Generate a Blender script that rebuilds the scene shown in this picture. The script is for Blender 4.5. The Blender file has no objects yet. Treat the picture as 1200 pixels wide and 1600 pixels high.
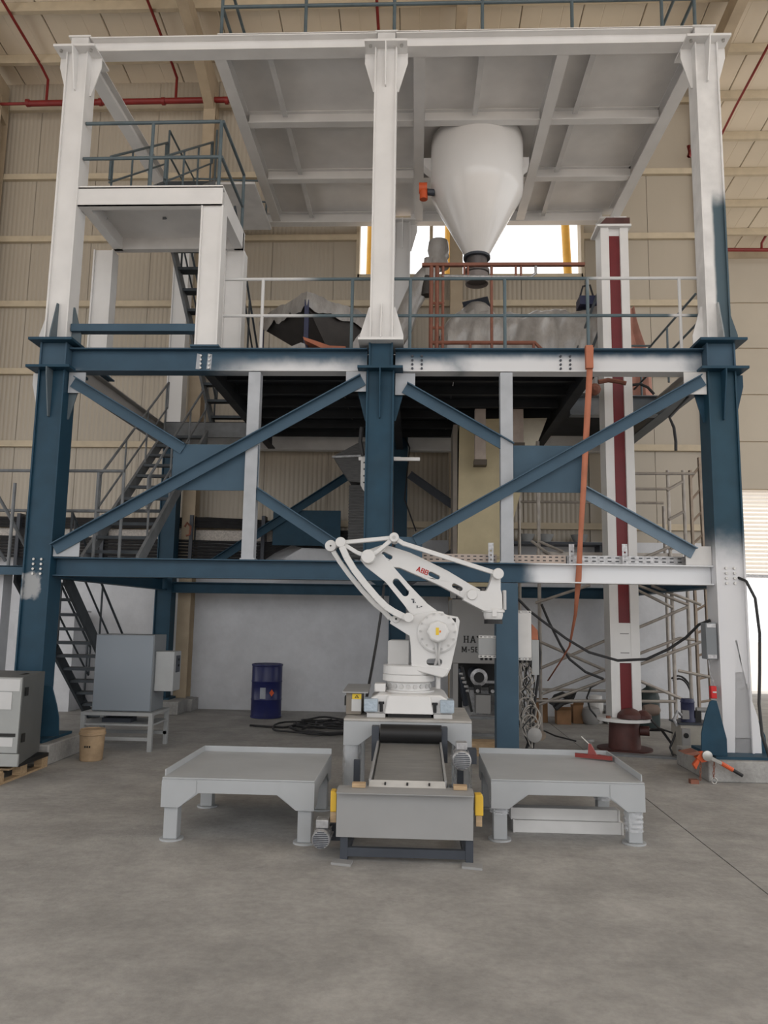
import bpy, bmesh, math, random
from mathutils import Vector, Matrix, geometry
random.seed(7)
S = bpy.context.scene
COL = S.collection
PI = math.pi

# ---------------------------------------------------------------- camera
CAM_F, CAM_P, CAM_Y, CAM_R = 1195.8, math.radians(7.85), math.radians(-2.49), math.radians(0.93)
CAM_LOC = Vector((0.437, -8.653, 1.6))
_fw = Vector((math.sin(CAM_Y)*math.cos(CAM_P), math.cos(CAM_Y)*math.cos(CAM_P), math.sin(CAM_P)))
_r0 = Vector((math.cos(CAM_Y), -math.sin(CAM_Y), 0)); _u0 = _r0.cross(_fw)
_ri = _r0*math.cos(CAM_R) + _u0*math.sin(CAM_R); _up = -_r0*math.sin(CAM_R) + _u0*math.cos(CAM_R)
cam = bpy.data.cameras.new('camera'); camo = bpy.data.objects.new('camera', cam); COL.objects.link(camo)
cam.sensor_fit = 'VERTICAL'; cam.sensor_height = 36; cam.lens = CAM_F/1600*36; cam.clip_end = 300
M = Matrix((( _ri.x, _up.x, -_fw.x, CAM_LOC.x), (_ri.y, _up.y, -_fw.y, CAM_LOC.y), (_ri.z, _up.z, -_fw.z, CAM_LOC.z), (0,0,0,1)))
camo.matrix_world = M
S.camera = camo

# ---------------------------------------------------------------- light: overcast daylight entering the hall
w = bpy.data.worlds.new('daylight'); S.world = w; w.use_nodes = True
bg = w.node_tree.nodes['Background']; bg.inputs[0].default_value = (1.0, 1.0, 1.0, 1); bg.inputs[1].default_value = 1.7
sun = bpy.data.lights.new('sun', 'SUN'); sun.energy = 4.5; sun.angle = math.radians(1.5); sun.color = (1, .93, .84)
suno = bpy.data.objects.new('sun', sun); COL.objects.link(suno); suno.location = (30, 20, 40)
suno.rotation_euler = Vector((-.46, -.20, -.87)).to_track_quat('-Z', 'Y').to_euler()
S.view_settings.view_transform = 'Standard'; S.view_settings.look = 'None'
S.view_settings.exposure = 0.0; S.view_settings.gamma = 1.0; S.view_settings.use_curve_mapping = False

# ---------------------------------------------------------------- helpers
def at(u, v, Y):                      # measured point of the photo on the vertical plane at depth Y
    d = _fw + _ri*((u-600)/CAM_F) + _up*((800-v)/CAM_F)
    t = (Y-CAM_LOC.y)/d.y
    return CAM_LOC + d*t

class MB:
    def __init__(s): s.v = []; s.f = []
    def add(s, vs, fs):
        o = len(s.v); s.v += [Vector(p) for p in vs]; s.f += [tuple(i+o for i in f) for f in fs]; return s
    def box(s, x0, x1, y0, y1, z0, z1):
        return s.add([(x0,y0,z0),(x1,y0,z0),(x1,y1,z0),(x0,y1,z0),(x0,y0,z1),(x1,y0,z1),(x1,y1,z1),(x0,y1,z1)],
              [(0,3,2,1),(4,5,6,7),(0,1,5,4),(1,2,6,5),(2,3,7,6),(3,0,4,7)])
    def cbox(s, c, sz, rot=None):
        a, b, d = sz[0]/2, sz[1]/2, sz[2]/2
        ps = [Vector(p) for p in [(-a,-b,-d),(a,-b,-d),(a,b,-d),(-a,b,-d),(-a,-b,d),(a,-b,d),(a,b,d),(-a,b,d)]]
        if rot is not None: ps = [rot @ p for p in ps]
        c = Vector(c)
        return s.add([c+p for p in ps], [(0,3,2,1),(4,5,6,7),(0,1,5,4),(1,2,6,5),(2,3,7,6),(3,0,4,7)])
    def bar(s, p, q, w, h, up=(0,0,1)):      # rectangular bar from p to q, w across, h along 'up'
        p = Vector(p); q = Vector(q); d = (q-p).normalized(); up = Vector(up)
        a = d.cross(up)
        if a.length < 1e-4: a = d.cross(Vector((0,1,0)))
        a.normalize(); b = a.cross(d).normalized()
        vs = []
        for e in (p, q):
            for (i, j) in ((-1,-1),(1,-1),(1,1),(-1,1)): vs.append(e + a*(w/2*i) + b*(h/2*j))
        return s.add(vs, [(0,1,2,3)[::-1],(4,5,6,7),(0,1,5,4),(1,2,6,5),(2,3,7,6),(3,0,4,7)])
    def tube(s, pts, r, n=8, caps=True):
        pts = [Vector(p) for p in pts]; m = len(pts); base = len(s.v)
        rs = r if isinstance(r, (list, tuple)) else [r]*m
        t0 = (pts[1]-pts[0]).normalized()
        nrm = t0.cross(Vector((0,0,1)))
        if nrm.length < 1e-3: nrm = t0.cross(Vector((0,1,0)))
        nrm.normalize()
        for i in range(m):
            if i == 0: t = t0
            elif i == m-1: t = (pts[i]-pts[i-1]).normalized()
            else:
                t = (pts[i+1]-pts[i-1])
                t = t.normalized() if t.length > 1e-9 else t0
            nrm = (nrm - t*nrm.dot(t))
            if nrm.length < 1e-6: nrm = t.orthogonal()
            nrm.normalize(); b = t.cross(nrm)
            for k in range(n):
                a = 2*PI*k/n; s.v.append(pts[i] + (nrm*math.cos(a) + b*math.sin(a))*rs[i])
        for i in range(m-1):
            for k in range(n):
                k2 = (k+1) % n
                s.f.append((base+i*n+k, base+i*n+k2, base+(i+1)*n+k2, base+(i+1)*n+k))
        if caps:
            s.f.append(tuple(base+k for k in range(n))[::-1]); s.f.append(tuple(base+(m-1)*n+k for k in range(n)))
        return s
    def cyl(s, p, q, r0, r1=None, n=20):
        return s.tube([p, q], [r0, r0 if r1 is None else r1], n)
    def prism(s, pts, vec, holes=()):        # planar outline (3D points) with holes, extruded by vec
        vec = Vector(vec); loops = [[Vector(p) for p in pts]] + [[Vector(p) for p in h] for h in holes]
        tris = geometry.tessellate_polygon(loops)
        flat = [p for l in loops for p in l]; n = len(flat)
        # consistent winding
        fs = [tuple(t) for t in tris] + [tuple(i+n for i in t)[::-1] for t in tris]
        o = 0
        for l in loops:
            k = len(l)
            for i in range(k):
                j = (i+1) % k; fs.append((o+i, o+j, o+j+n, o+i+n))
            o += k
        return s.add(flat + [p+vec for p in flat], fs)
    def lathe(s, c, prof, n=32, axis='z'):
        c = Vector(c); base = len(s.v); m = len(prof)
        for (r, h) in prof:
            for k in range(n):
                a = 2*PI*k/n
                if axis == 'z': s.v.append(c + Vector((r*math.cos(a), r*math.sin(a), h)))
                elif axis == 'y': s.v.append(c + Vector((r*math.cos(a), h, r*math.sin(a))))
                else: s.v.append(c + Vector((h, r*math.cos(a), r*math.sin(a))))
        for i in range(m-1):
            for k in range(n):
                k2 = (k+1) % n; s.f.append((base+i*n+k, base+i*n+k2, base+(i+1)*n+k2, base+(i+1)*n+k))
        s.f.append(tuple(base+k for k in range(n))[::-1]); s.f.append(tuple(base+(m-1)*n+k for k in range(n)))
        return s
    def grid(s, fn, nu, nv):
        base = len(s.v)
        for i in range(nu+1):
            for j in range(nv+1): s.v.append(Vector(fn(i/nu, j/nv)))
        for i in range(nu):
            for j in range(nv):
                a = base+i*(nv+1)+j; s.f.append((a, a+1, a+nv+2, a+nv+1))
        return s
    def mesh(s, name, mat, off=Vector((0,0,0)), smooth=True):
        me = bpy.data.meshes.new(name)
        me.from_pydata([tuple(p-off) for p in s.v], [], s.f)
        bm = bmesh.new(); bm.from_mesh(me); bmesh.ops.recalc_face_normals(bm, faces=bm.faces); bm.to_mesh(me); bm.free()
        if smooth:
            me.polygons.foreach_set('use_smooth', [True]*len(me.polygons)); me.set_sharp_from_angle(angle=math.radians(35))
        if mat is not None: me.materials.append(mat)
        me.update(); return me
    def build(s, name, mat, parent=None, bevel=0, label=None, cat=None, group=None, kind=None, origin=None):
        off = Vector((0,0,0))
        if parent is not None: off = wloc(parent)
        elif origin is not None: off = Vector(origin)
        elif s.v:
            xs = [p.x for p in s.v]; ys = [p.y for p in s.v]; zs = [p.z for p in s.v]
            off = Vector(((min(xs)+max(xs))/2, (min(ys)+max(ys))/2, min(zs)))
        o = bpy.data.objects.new(name, s.mesh(name, mat, off)); COL.objects.link(o)
        if parent is not None: o.parent = parent; WL[o.name] = off
        else: o.location = off; WL[o.name] = off
        if bevel:
            b = o.modifiers.new('bevel', 'BEVEL'); b.width = bevel; b.segments = 2; b.limit_method = 'ANGLE'; b.angle_limit = math.radians(40)
        tag(o, label, cat, group, kind); return o
WL = {}
def wloc(o): return WL.get(o.name, Vector((0,0,0)))
def tag(o, label=None, cat=None, group=None, kind=None):
    if label: o['label'] = label
    if cat: o['category'] = cat
    if group: o['group'] = group
    if kind: o['kind'] = kind
    return o
def thing(name, loc, label=None, cat=None, group=None, kind=None):
    o = bpy.data.objects.new(name, None); COL.objects.link(o); o.location = loc; o.empty_display_size = .1
    WL[o.name] = Vector(loc); return tag(o, label, cat, group, kind)
def inst(src, parent, loc, rot=None):       # alike piece sharing mesh data, local location
    o = src.copy(); COL.objects.link(o); o.parent = parent; o.location = loc
    if rot is not None: o.rotation_euler = rot
    return o

# ---------------------------------------------------------------- materials
def node(nt, t, **k):
    n = nt.nodes.new(t)
    for a, b in k.items(): setattr(n, a, b)
    return n
def lin(c):
    f = lambda x: ((x/255+0.055)/1.055)**2.4 if x/255 > 0.04045 else x/255/12.92
    return tuple(f(x) for x in c)
def mat(name, c, rough=.5, metal=0, var=.12, scale=6, c2=None, amt=.5, bump=0, bscale=40, spec=.4, stretch=None, alpha=1, trans=0, lo=.42, hi=.68):
    m = bpy.data.materials.new(name); m.use_nodes = True; nt = m.node_tree; b = nt.nodes['Principled BSDF']
    L = nt.links.new
    b.inputs['Roughness'].default_value = rough; b.inputs['Metallic'].default_value = metal
    b.inputs['Specular IOR Level'].default_value = spec
    tc = node(nt, 'ShaderNodeNewGeometry'); src = tc.outputs['Position']
    if stretch:
        mp = node(nt, 'ShaderNodeMapping'); mp.inputs['Scale'].default_value = stretch; L(src, mp.inputs[0]); src = mp.outputs[0]
    nz = node(nt, 'ShaderNodeTexNoise'); nz.inputs['Scale'].default_value = scale; nz.inputs['Detail'].default_value = 6; L(src, nz.inputs['Vector'])
    rp = node(nt, 'ShaderNodeMapRange'); rp.inputs[1].default_value = .3; rp.inputs[2].default_value = .7
    rp.inputs[3].default_value = 1-var; rp.inputs[4].default_value = 1+var; L(nz.outputs[0], rp.inputs[0])
    mx = node(nt, 'ShaderNodeMix', data_type='RGBA', blend_type='MULTIPLY'); mx.inputs[0].default_value = 1
    mx.inputs[6].default_value = (*c, 1); L(rp.outputs[0], mx.inputs[7])
    out = mx.outputs[2]
    if c2:
        n2 = node(nt, 'ShaderNodeTexNoise'); n2.inputs['Scale'].default_value = scale*.45; n2.inputs['Detail'].default_value = 8; n2.inputs['Roughness'].default_value = .7; L(src, n2.inputs['Vector'])
        r2 = node(nt, 'ShaderNodeMapRange'); r2.inputs[1].default_value = lo; r2.inputs[2].default_value = hi; r2.inputs[4].default_value = amt; L(n2.outputs[0], r2.inputs[0])
        m2 = node(nt, 'ShaderNodeMix', data_type='RGBA'); L(r2.outputs[0], m2.inputs[0]); L(out, m2.inputs[6]); m2.inputs[7].default_value = (*c2, 1); out = m2.outputs[2]
    L(out, b.inputs['Base Color'])
    if bump:
        n3 = node(nt, 'ShaderNodeTexNoise'); n3.inputs['Scale'].default_value = bscale; n3.inputs['Detail'].default_value = 5; L(src, n3.inputs['Vector'])
        bp = node(nt, 'ShaderNodeBump'); bp.inputs['Strength'].default_value = bump; bp.inputs['Distance'].default_value = .02; L(n3.outputs[0], bp.inputs['Height']); L(bp.outputs[0], b.inputs['Normal'])
    if alpha < 1: b.inputs['Alpha'].default_value = alpha
    if trans: b.inputs['Transmission Weight'].default_value = trans
    return m
def spray(name, base, over, zones, rough=.5, nscale=5, namt=.35):
    """base primer with sprayed finish paint inside soft-edged zones (x0,x1,soft,z0,z1,soft)"""
    m = mat(name, base, rough, var=.10, scale=5, spec=.28); nt = m.node_tree; L = nt.links.new; b = nt.nodes['Principled BSDF']
    src = b.inputs['Base Color'].links[0].from_socket
    g = node(nt, 'ShaderNodeNewGeometry'); nz = node(nt, 'ShaderNodeTexNoise'); nz.inputs['Scale'].default_value = nscale; nz.inputs['Detail'].default_value = 7; L(g.outputs['Position'], nz.inputs['Vector'])
    sep = node(nt, 'ShaderNodeSeparateXYZ'); L(g.outputs['Position'], sep.inputs[0])
    def math_(op, a, c):
        n = node(nt, 'ShaderNodeMath', operation=op)
        for i, x in enumerate((a, c)):
            if isinstance(x, (int, float)): n.inputs[i].default_value = x
            else: L(x, n.inputs[i])
        return n.outputs[0]
    off = math_('MULTIPLY', math_('SUBTRACT', nz.outputs[0], .5), namt)
    tot = None
    for (x0, x1, sx, z0, z1, sz) in zones:
        f = None
        for (o, a, c, sf) in ((sep.outputs[0], x0, x1, sx), (sep.outputs[2], z0, z1, sz)):
            val = math_('ADD', o, math_('MULTIPLY', off, sf*3))
            for (e, sign) in ((a, 1), (c, -1)):
                if e is None: continue
                r = node(nt, 'ShaderNodeMapRange', interpolation_type='SMOOTHSTEP'); L(val, r.inputs[0])
                r.inputs[1].default_value = e-sf if sign > 0 else e+sf; r.inputs[2].default_value = e+sf if sign > 0 else e-sf
                f = r.outputs[0] if f is None else math_('MULTIPLY', f, r.outputs[0])
        tot = f if tot is None else math_('MAXIMUM', tot, f)
    mx = node(nt, 'ShaderNodeMix', data_type='RGBA'); L(tot, mx.inputs[0]); L(src, mx.inputs[6]); mx.inputs[7].default_value = (*over, 1)
    L(mx.outputs[2], b.inputs['Base Color']); return m

WHITE = (.72,.71,.70); BLUE = (.014,.051,.086); GREYW = (.40,.42,.45)
m_white = mat('white_paint', WHITE, .45, var=.05, scale=3)
m_whited = mat('white_paint_dusty', (.62,.61,.60), .55, var=.08, scale=4)
m_blue = mat('blue_primer', BLUE, .55, spec=.25, var=.14, scale=4, c2=(.04,.07,.09), amt=.2)
m_blue2 = mat('blue_primer_flat', (.050,.094,.138), .55, spec=.25, var=.10, scale=3)
m_greyp = mat('grey_primer', GREYW, .55, var=.10, scale=5)
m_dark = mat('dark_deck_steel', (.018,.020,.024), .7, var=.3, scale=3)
m_stair = mat('stair_steel', (.05,.06,.07), .6, var=.2)
m_stairg = mat('stair_grey', (.17,.18,.19), .6, var=.2)
m_rail = mat('rail_steel', (.085,.115,.13), .5, var=.15)
m_railw = spray('rail_paint', (.10,.14,.16), (.6,.6,.6), [(-2.3,-.9,.2,None,None,.1),(2.5,3.9,.1,5.5,None,.05),(3.4,3.6,.05,None,None,.05)])
m_floor = mat('concrete_floor', (.32,.312,.30), .75, var=.16, scale=2.6, c2=(.22,.214,.208), amt=.55, bump=.12, bscale=60, spec=.25)
m_conc = mat('plinth_concrete', (.33,.325,.315), .85, var=.15, scale=5, bump=.3, bscale=30, spec=.2)
m_mason = mat('white_masonry', (.62,.63,.66), .8, var=.06, scale=1.2, c2=(.50,.50,.51), amt=.4, bump=.08, bscale=20, spec=.2)
m_panel = mat('wall_sheet', (.42,.37,.30), .30, var=.06, scale=.8, c2=(.35,.30,.235), amt=.3, stretch=(1,1,.25))
m_panel2 = mat('wall_sheet_far', (.47,.42,.345), .5, var=.05, scale=.8)
m_roof = mat('roof_sheet', (.72,.63,.50), .45, var=.06, scale=.7, c2=(.56,.48,.385), amt=.3)
m_girt = mat('cream_girt', (.52,.44,.32), .55, var=.08)
m_creamcol = mat('cream_column', (.40,.32,.225), .55, var=.12, scale=3)
m_red = mat('red_pipe', (.20,.018,.016), .4, var=.1)
m_redmast = mat('red_mast', (.155,.010,.014), .4, var=.1)
m_rust = mat('rust_primer', (.22,.085,.055), .6, var=.2)
m_brown = mat('brown_drum', (.085,.032,.028), .55, var=.25)
m_orange = mat('orange_strap', (.42,.15,.085), .7, var=.12)
m_orange2 = mat('orange_plastic', (.60,.10,.03), .45, var=.08)
m_yel = mat('yellow_chute', (.55,.47,.30), .6, var=.10, scale=3, c2=(.42,.35,.21), amt=.5)
m_yel2 = mat('yellow_safety', (.75,.47,.05), .45, var=.06)
m_ypipe = mat('yellow_pipe', (.72,.42,.08), .5, var=.08)
m_robot = mat('robot_white', (.66,.655,.65), .35, var=.03, scale=5, spec=.5)
m_robot2 = mat('robot_grey', (.50,.495,.49), .45, var=.05)
m_table = mat('table_grey', (.39,.405,.42), .5, var=.06, scale=3)
m_conv = mat('conveyor_grey', (.30,.30,.30), .5, var=.05, scale=3)
m_slate = mat('slate_frame', (.045,.052,.066), .5, var=.1)
m_belt = mat('belt', (.22,.215,.205), .5, var=.12, scale=4, c2=(.12,.12,.12), amt=.4, stretch=(1,4,1))
m_black = mat('black_rubber', (.012,.012,.013), .5, var=.2)
m_steel = mat('bare_steel', (.45,.44,.42), .35, metal=.8, var=.15)
m_alu = mat('scaffold_tube', (.33,.30,.27), .45, metal=.35, var=.2, scale=8)
m_alub = mat('scaffold_brown', (.30,.24,.19), .55, metal=.2, var=.2, scale=8)
m_galv = mat('galvanised', (.40,.40,.41), .4, metal=.5, var=.3, scale=25)
m_cab = mat('cabinet_grey', (.19,.205,.22), .5, var=.04, scale=2)
m_cabl = mat('cabinet_light', (.33,.34,.345), .5, var=.05)
m_tran = mat('transformer_grey', (.33,.34,.335), .5, var=.05)
m_trand = mat('transformer_dark', (.12,.123,.12), .55, var=.05)
m_tran_label = mat('label_white', (.55,.55,.55), .5, var=.03)
m_drum = mat('drum_blue', (.012,.016,.085), .35, var=.12)
m_wood = mat('pallet_wood', (.46,.33,.20), .75, var=.2, scale=12, stretch=(1,6,6), c2=(.30,.19,.10), amt=.5)
m_bucket = mat('bucket_wood', (.38,.27,.165), .7, var=.15, scale=10, c2=(.22,.15,.09), amt=.6)
m_card = mat('cardboard', (.22,.12,.06), .8, var=.2)
m_film = mat('plastic_film', (.24,.225,.21), .28, var=.25, scale=6, bump=1.0, bscale=7, spec=.7, c2=(.46,.44,.42), amt=.7, stretch=(1,1,.45))
m_filmthin = mat('clear_film', (.75,.77,.80), .15, var=.05, scale=9, bump=.8, bscale=22, spec=.7, alpha=.35)
m_funnel = mat('funnel_dark', (.035,.030,.027), .5, var=.2)
m_navy = mat('navy_leg', (.025,.03,.075), .5, var=.1)
m_machine = mat('machine_grey', (.27,.265,.26), .5, var=.06, scale=2)
m_ctrl = mat('control_box', (.20,.175,.145), .5, var=.05)
m_bluefilm = mat('blue_film', (.36,.43,.50), .25, var=.15, bump=.5, bscale=30, spec=.6)
m_cable = mat('cable_black', (.02,.02,.022), .55, var=.2)
m_cableg = mat('cable_grey', (.30,.28,.255), .6, var=.2)
m_shut = mat('shutter_slat', (.78,.76,.72), .5, var=.03)
m_redtxt = mat('red_lettering', (.55,.02,.02), .5, var=.02)
m_blk = mat('black_lettering', (.015,.015,.015), .5, var=.02)
m_ylab = mat('yellow_label', (.75,.52,.04), .5, var=.02)
m_outside = mat('outside_ground', (.55,.48,.42), .9, var=.1)
m_outwall = mat('outside_wall', (.75,.62,.55), .9, var=.05)
m_deckw = mat('deck_underside', (.76,.74,.72), .55, var=.08, scale=2)
m_teal = spray('column_blue_left', BLUE, (.33,.34,.35), [(-4.02,-3.84,.03,1.76,2.04,.03)], .45, nscale=9, namt=2.2)

def translucent(m, amt):                 # thin sheet that lets some daylight through
    nt = m.node_tree; b = nt.nodes['Principled BSDF']; out = nt.nodes['Material Output']
    tr = node(nt, 'ShaderNodeBsdfTranslucent'); tr.inputs[0].default_value = (.85,.82,.76,1)
    mx = node(nt, 'ShaderNodeMixShader'); mx.inputs[0].default_value = amt
    nt.links.new(b.outputs[0], mx.inputs[1]); nt.links.new(tr.outputs[0], mx.inputs[2]); nt.links.new(mx.outputs[0], out.inputs[0])
translucent(m_shut, .55)

def grain(m, scale, amt, stretch=None, lo=.35, hi=.65):      # finer speckle multiplied over a material's colour
    nt = m.node_tree; b = nt.nodes['Principled BSDF']; src = b.inputs['Base Color'].links[0].from_socket; L = nt.links.new
    g = node(nt, 'ShaderNodeNewGeometry'); v = g.outputs['Position']
    if stretch:
        mp = node(nt, 'ShaderNodeMapping'); mp.inputs['Scale'].default_value = stretch; mp.inputs['Rotation'].default_value = (0,0,.35); L(v, mp.inputs[0]); v = mp.outputs[0]
    nz = node(nt, 'ShaderNodeTexNoise'); nz.inputs['Scale'].default_value = scale; nz.inputs['Detail'].default_value = 9; nz.inputs['Roughness'].default_value = .7; L(v, nz.inputs['Vector'])
    r = node(nt, 'ShaderNodeMapRange'); r.inputs[1].default_value = lo; r.inputs[2].default_value = hi; r.inputs[3].default_value = 1-amt; r.inputs[4].default_value = 1+amt; L(nz.outputs[0], r.inputs[0])
    mx = node(nt, 'ShaderNodeMix', data_type='RGBA', blend_type='MULTIPLY'); mx.inputs[0].default_value = 1; L(src, mx.inputs[6]); L(r.outputs[0], mx.inputs[7]); L(mx.outputs[2], b.inputs['Base Color'])
grain(m_floor, 18, .10); grain(m_floor, 2.6, .07, (1,2,1)); grain(m_floor, 6, .10, (1,1.6,1), .25, .42)
grain(m_conc, 25, .12); grain(m_mason, 3, .06)
# ================================================================ setting
YB = 4.65                                  # face of the back wall
EAVE = lambda y: 12.24 - .136*y            # underside of the roof
fl = thing('floor', (0,0,0), 'grey dusty concrete floor of the hall', None, None, 'structure')
def slab(pts): return MB().prism([(x, y, -.15) for x, y in pts], (0,0,.15))

# expansion joint seen at the lower right splits the floor in two slabs
jt = lambda y: 2.555
J0, J1 = -16, 10.4
slab([(-16,J0),(jt(J0)-.006,J0),(jt(J1)-.006,J1),(-16,J1)]).build('slab', m_floor, fl)
slab([(jt(J0)+.004,J0),(18,J0),(18,J1),(jt(J1)+.004,J1)]).build('slab', m_floor, fl)
MB().box(-16,18,J0,J1,-.3,-.158).build('subfloor', m_conc, fl)
MB().box(-40,50,10.41,60,-.3,-.02).build('ground', m_outside, kind='structure', label='sunlit ground outside the roller door')
MB().box(-40,50,-60,-16.01,-.3,-.02).build('ground_front', m_outside, kind='structure', label='ground in front of the open hall end')

# back wall: masonry below, ribbed sheets above
wb = MB().box(-14,5.55,YB,YB+.25,0,2.95).build('wall_back', m_mason, kind='structure', label='white masonry lower wall with cream ribbed sheets above')
def ribbed(wd, z0, z1, y, name, parent, xs, material):
    b = MB(); n = 14; st = wd/n; pr = []
    for i in range(n):
        x = i*st
        pr += [(x+.004 if i == 0 else x, 0), (x+st*.55, 0), (x+st*.65, .005), (x+st*.9, .005)]
    pr += [(wd-.004, 0)]
    for (x, d) in pr: b.v += [Vector((x, y+d, z0)), Vector((x, y+d, z1))]
    b.f = [(2*i, 2*i+2, 2*i+3, 2*i+1) for i in range(len(pr)-1)]
    src = None
    for x in xs:
        if src is None:
            bb = MB(); bb.v = [Vector((p.x+x, p.y, p.z)) for p in b.v]; bb.f = b.f
            src = bb.build(name, material, parent); x0 = x
        else: inst(src, parent, (x-x0, 0, 0))
PW = 1.15
WX0, WX1, WZ0, WZ1 = -.7, 3.40, 7.80, 8.95
xs = [-13.8+PW*i for i in range(17)]
full = [x for x in xs if x+PW <= -.7]; plain = [x for x in xs if x >= 3.4]
mid = [x for x in xs if x not in full and x not in plain]
ribbed(PW, 2.95, EAVE(YB)+.2, YB+.06, 'wall_sheet', wb, full, m_panel)
for x in plain: MB().box(x+.004, min(x+PW-.004, 5.5), YB+.05, YB+.07, 2.95, EAVE(YB)+.2).build('wall_sheet', m_panel, wb)
ribbed(PW, 2.95, WZ0, YB+.06, 'wall_sheet', wb, mid, m_panel)
ribbed(PW, WZ1, EAVE(YB)+.2, YB+.06, 'wall_sheet', wb, mid, m_panel)
MB().box(mid[0], WX0, YB+.05, YB+.07, WZ0, WZ1).build('wall_sheet', m_panel, wb)
MB().box(WX1, mid[-1]+PW, YB+.05, YB+.07, WZ0, WZ1).build('wall_sheet', m_panel, wb)
MB().box(-14,5.55,YB+.09,YB+.25,2.95,WZ0).box(-14,WX0,YB+.09,YB+.25,WZ0,WZ1).box(WX1,5.55,YB+.09,YB+.25,WZ0,WZ1).box(-14,5.55,YB+.09,YB+.25,WZ1,EAVE(YB)+.26).build('wall_core', m_panel, wb)
for z in (3.22, 4.62, 5.98, 7.28, 8.56, 9.82, 11.25):
    x1, x2 = -14, 5.55
    segs = [(x1, x2)] if not (WZ0 < z < WZ1) else [(x1, WX0-.02), (WX1+.02, x2)]
    for a, c in segs: MB().box(a, c, YB-.02, YB+.06, z-.055, z+.055).build('girt', m_girt, wb)
MB().box(5.45,5.7,YB-.02,YB+.25,0,EAVE(YB)).build('corner_trim', m_creamcol, wb)
wret = MB().box(5.5,5.68,YB+.25,10.2,0,EAVE(7)-.5).build('wall_return', m_panel2, kind='structure', label='return wall between the back wall and the door bay')
# window opening with frame
wn = thing('window_1', (1.35, YB, WZ0), 'long bright window opening high in the back wall', None, None, 'structure')
for (a, c, d, e) in ((WX0,WX1,WZ0-.03,WZ0+.03),(WX0,WX1,WZ1-.03,WZ1+.03),(WX0-.03,WX0+.03,WZ0-.03,WZ1+.03),(WX1-.03,WX1+.03,WZ0-.03,WZ1+.03),(.62,.68,WZ0,WZ1)):
    MB().box(a, c, YB-.03, YB+.25, d, e).build('window_frame', m_girt, wn)
# yellow posts and a pale building seen outside through the window
for (p, q, lb) in [((3.35,6.2,11.2),(3.75,6.2,0), 'right'), ((1.05,6.2,11.2),(.95,6.2,0), 'middle'), ((-.55,6.2,11.2),(-.65,6.2,0), 'left')]:
    MB().tube([p, q], .085, 12).build('yellow_post', m_ypipe, label='thick yellow post outside the high window, %s of three' % {'left':'leftmost','middle':'middle one','right':'rightmost'}[lb], cat='post', group='yellow posts outside')
ob = thing('outside_building', (2.5, 20, 0), 'pale building facade outside behind the high window', 'building')
MB().box(-8,7.5,20,20.5,0,11).build('facade', m_outwall, ob)
for x in range(4):
    MB().box(-4+x*2.6,-2.6+x*2.6,19.96,20.1,8,9.6).build('facade_window', m_panel2, ob)
MB().box(-14.3,-14,-17,YB+.25,6.8,13.2).build('wall_left', m_panel, kind='structure', label='unseen upper side wall, added to dim the upper hall and let light in low')  # out of view: added to cut daylight high up, left open below
# far wall of the door bay
wf = thing('wall_far', (9, 10.2, 0), 'cream wall of horizontal panels around the roller door', None, None, 'structure')
DX0, DX1, DZT, DZB = 6.55, 11.5, 4.85, 2.78
zz = 4.85; k = 0
while zz < EAVE(10.2)-.05:
    z2 = min(zz+1.2, EAVE(10.2)+.2); MB().box(5.6,18,10.2,10.35,zz+.012,z2-.012).build('wall_panel', m_panel2, wf, bevel=.006); zz += 1.2
MB().box(5.6,18.9,10.23,10.35,DZT,EAVE(10.2)+.26).build('panel_backing', m_creamcol, wf)
for (a, c) in ((5.6,DX0),(DX1,18)):
    zz = 0
    while zz < DZT-.1: MB().box(a,c,10.2,10.35,zz+.012,min(zz+1.2125,DZT)-.012).build('wall_panel', m_panel2, wf, bevel=.006); zz += 1.2125
# roller door: slats half lowered
dr = thing('door_1', (9, 10.25, 0), 'white slatted roller door half raised at the right edge', None, None, 'structure')
z = DZB; src = None; sh = .1
while z < DZT:
    if src is None:
        src = MB().add([(DX0,10.27,z),(DX0,10.235,z+.05),(DX0,10.27,z+.098),(DX1,10.27,z),(DX1,10.235,z+.05),(DX1,10.27,z+.098)], [(0,3,4,1),(1,4,5,2)]).build('slat', m_shut, dr); z0 = z
    else: inst(src, dr, (0,0,z-z0))
    z += sh
MB().box(DX0-.1,DX0,10.15,10.36,0,DZT).build('guide_rail', m_girt, dr)
MB().box(DX1,DX1+.1,10.15,10.36,0,DZT).build('guide_rail', m_girt, dr)
MB().box(DX0,DX1,10.24,10.34,DZB-.08,DZB).build('bottom_bar', m_galv, dr)

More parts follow.
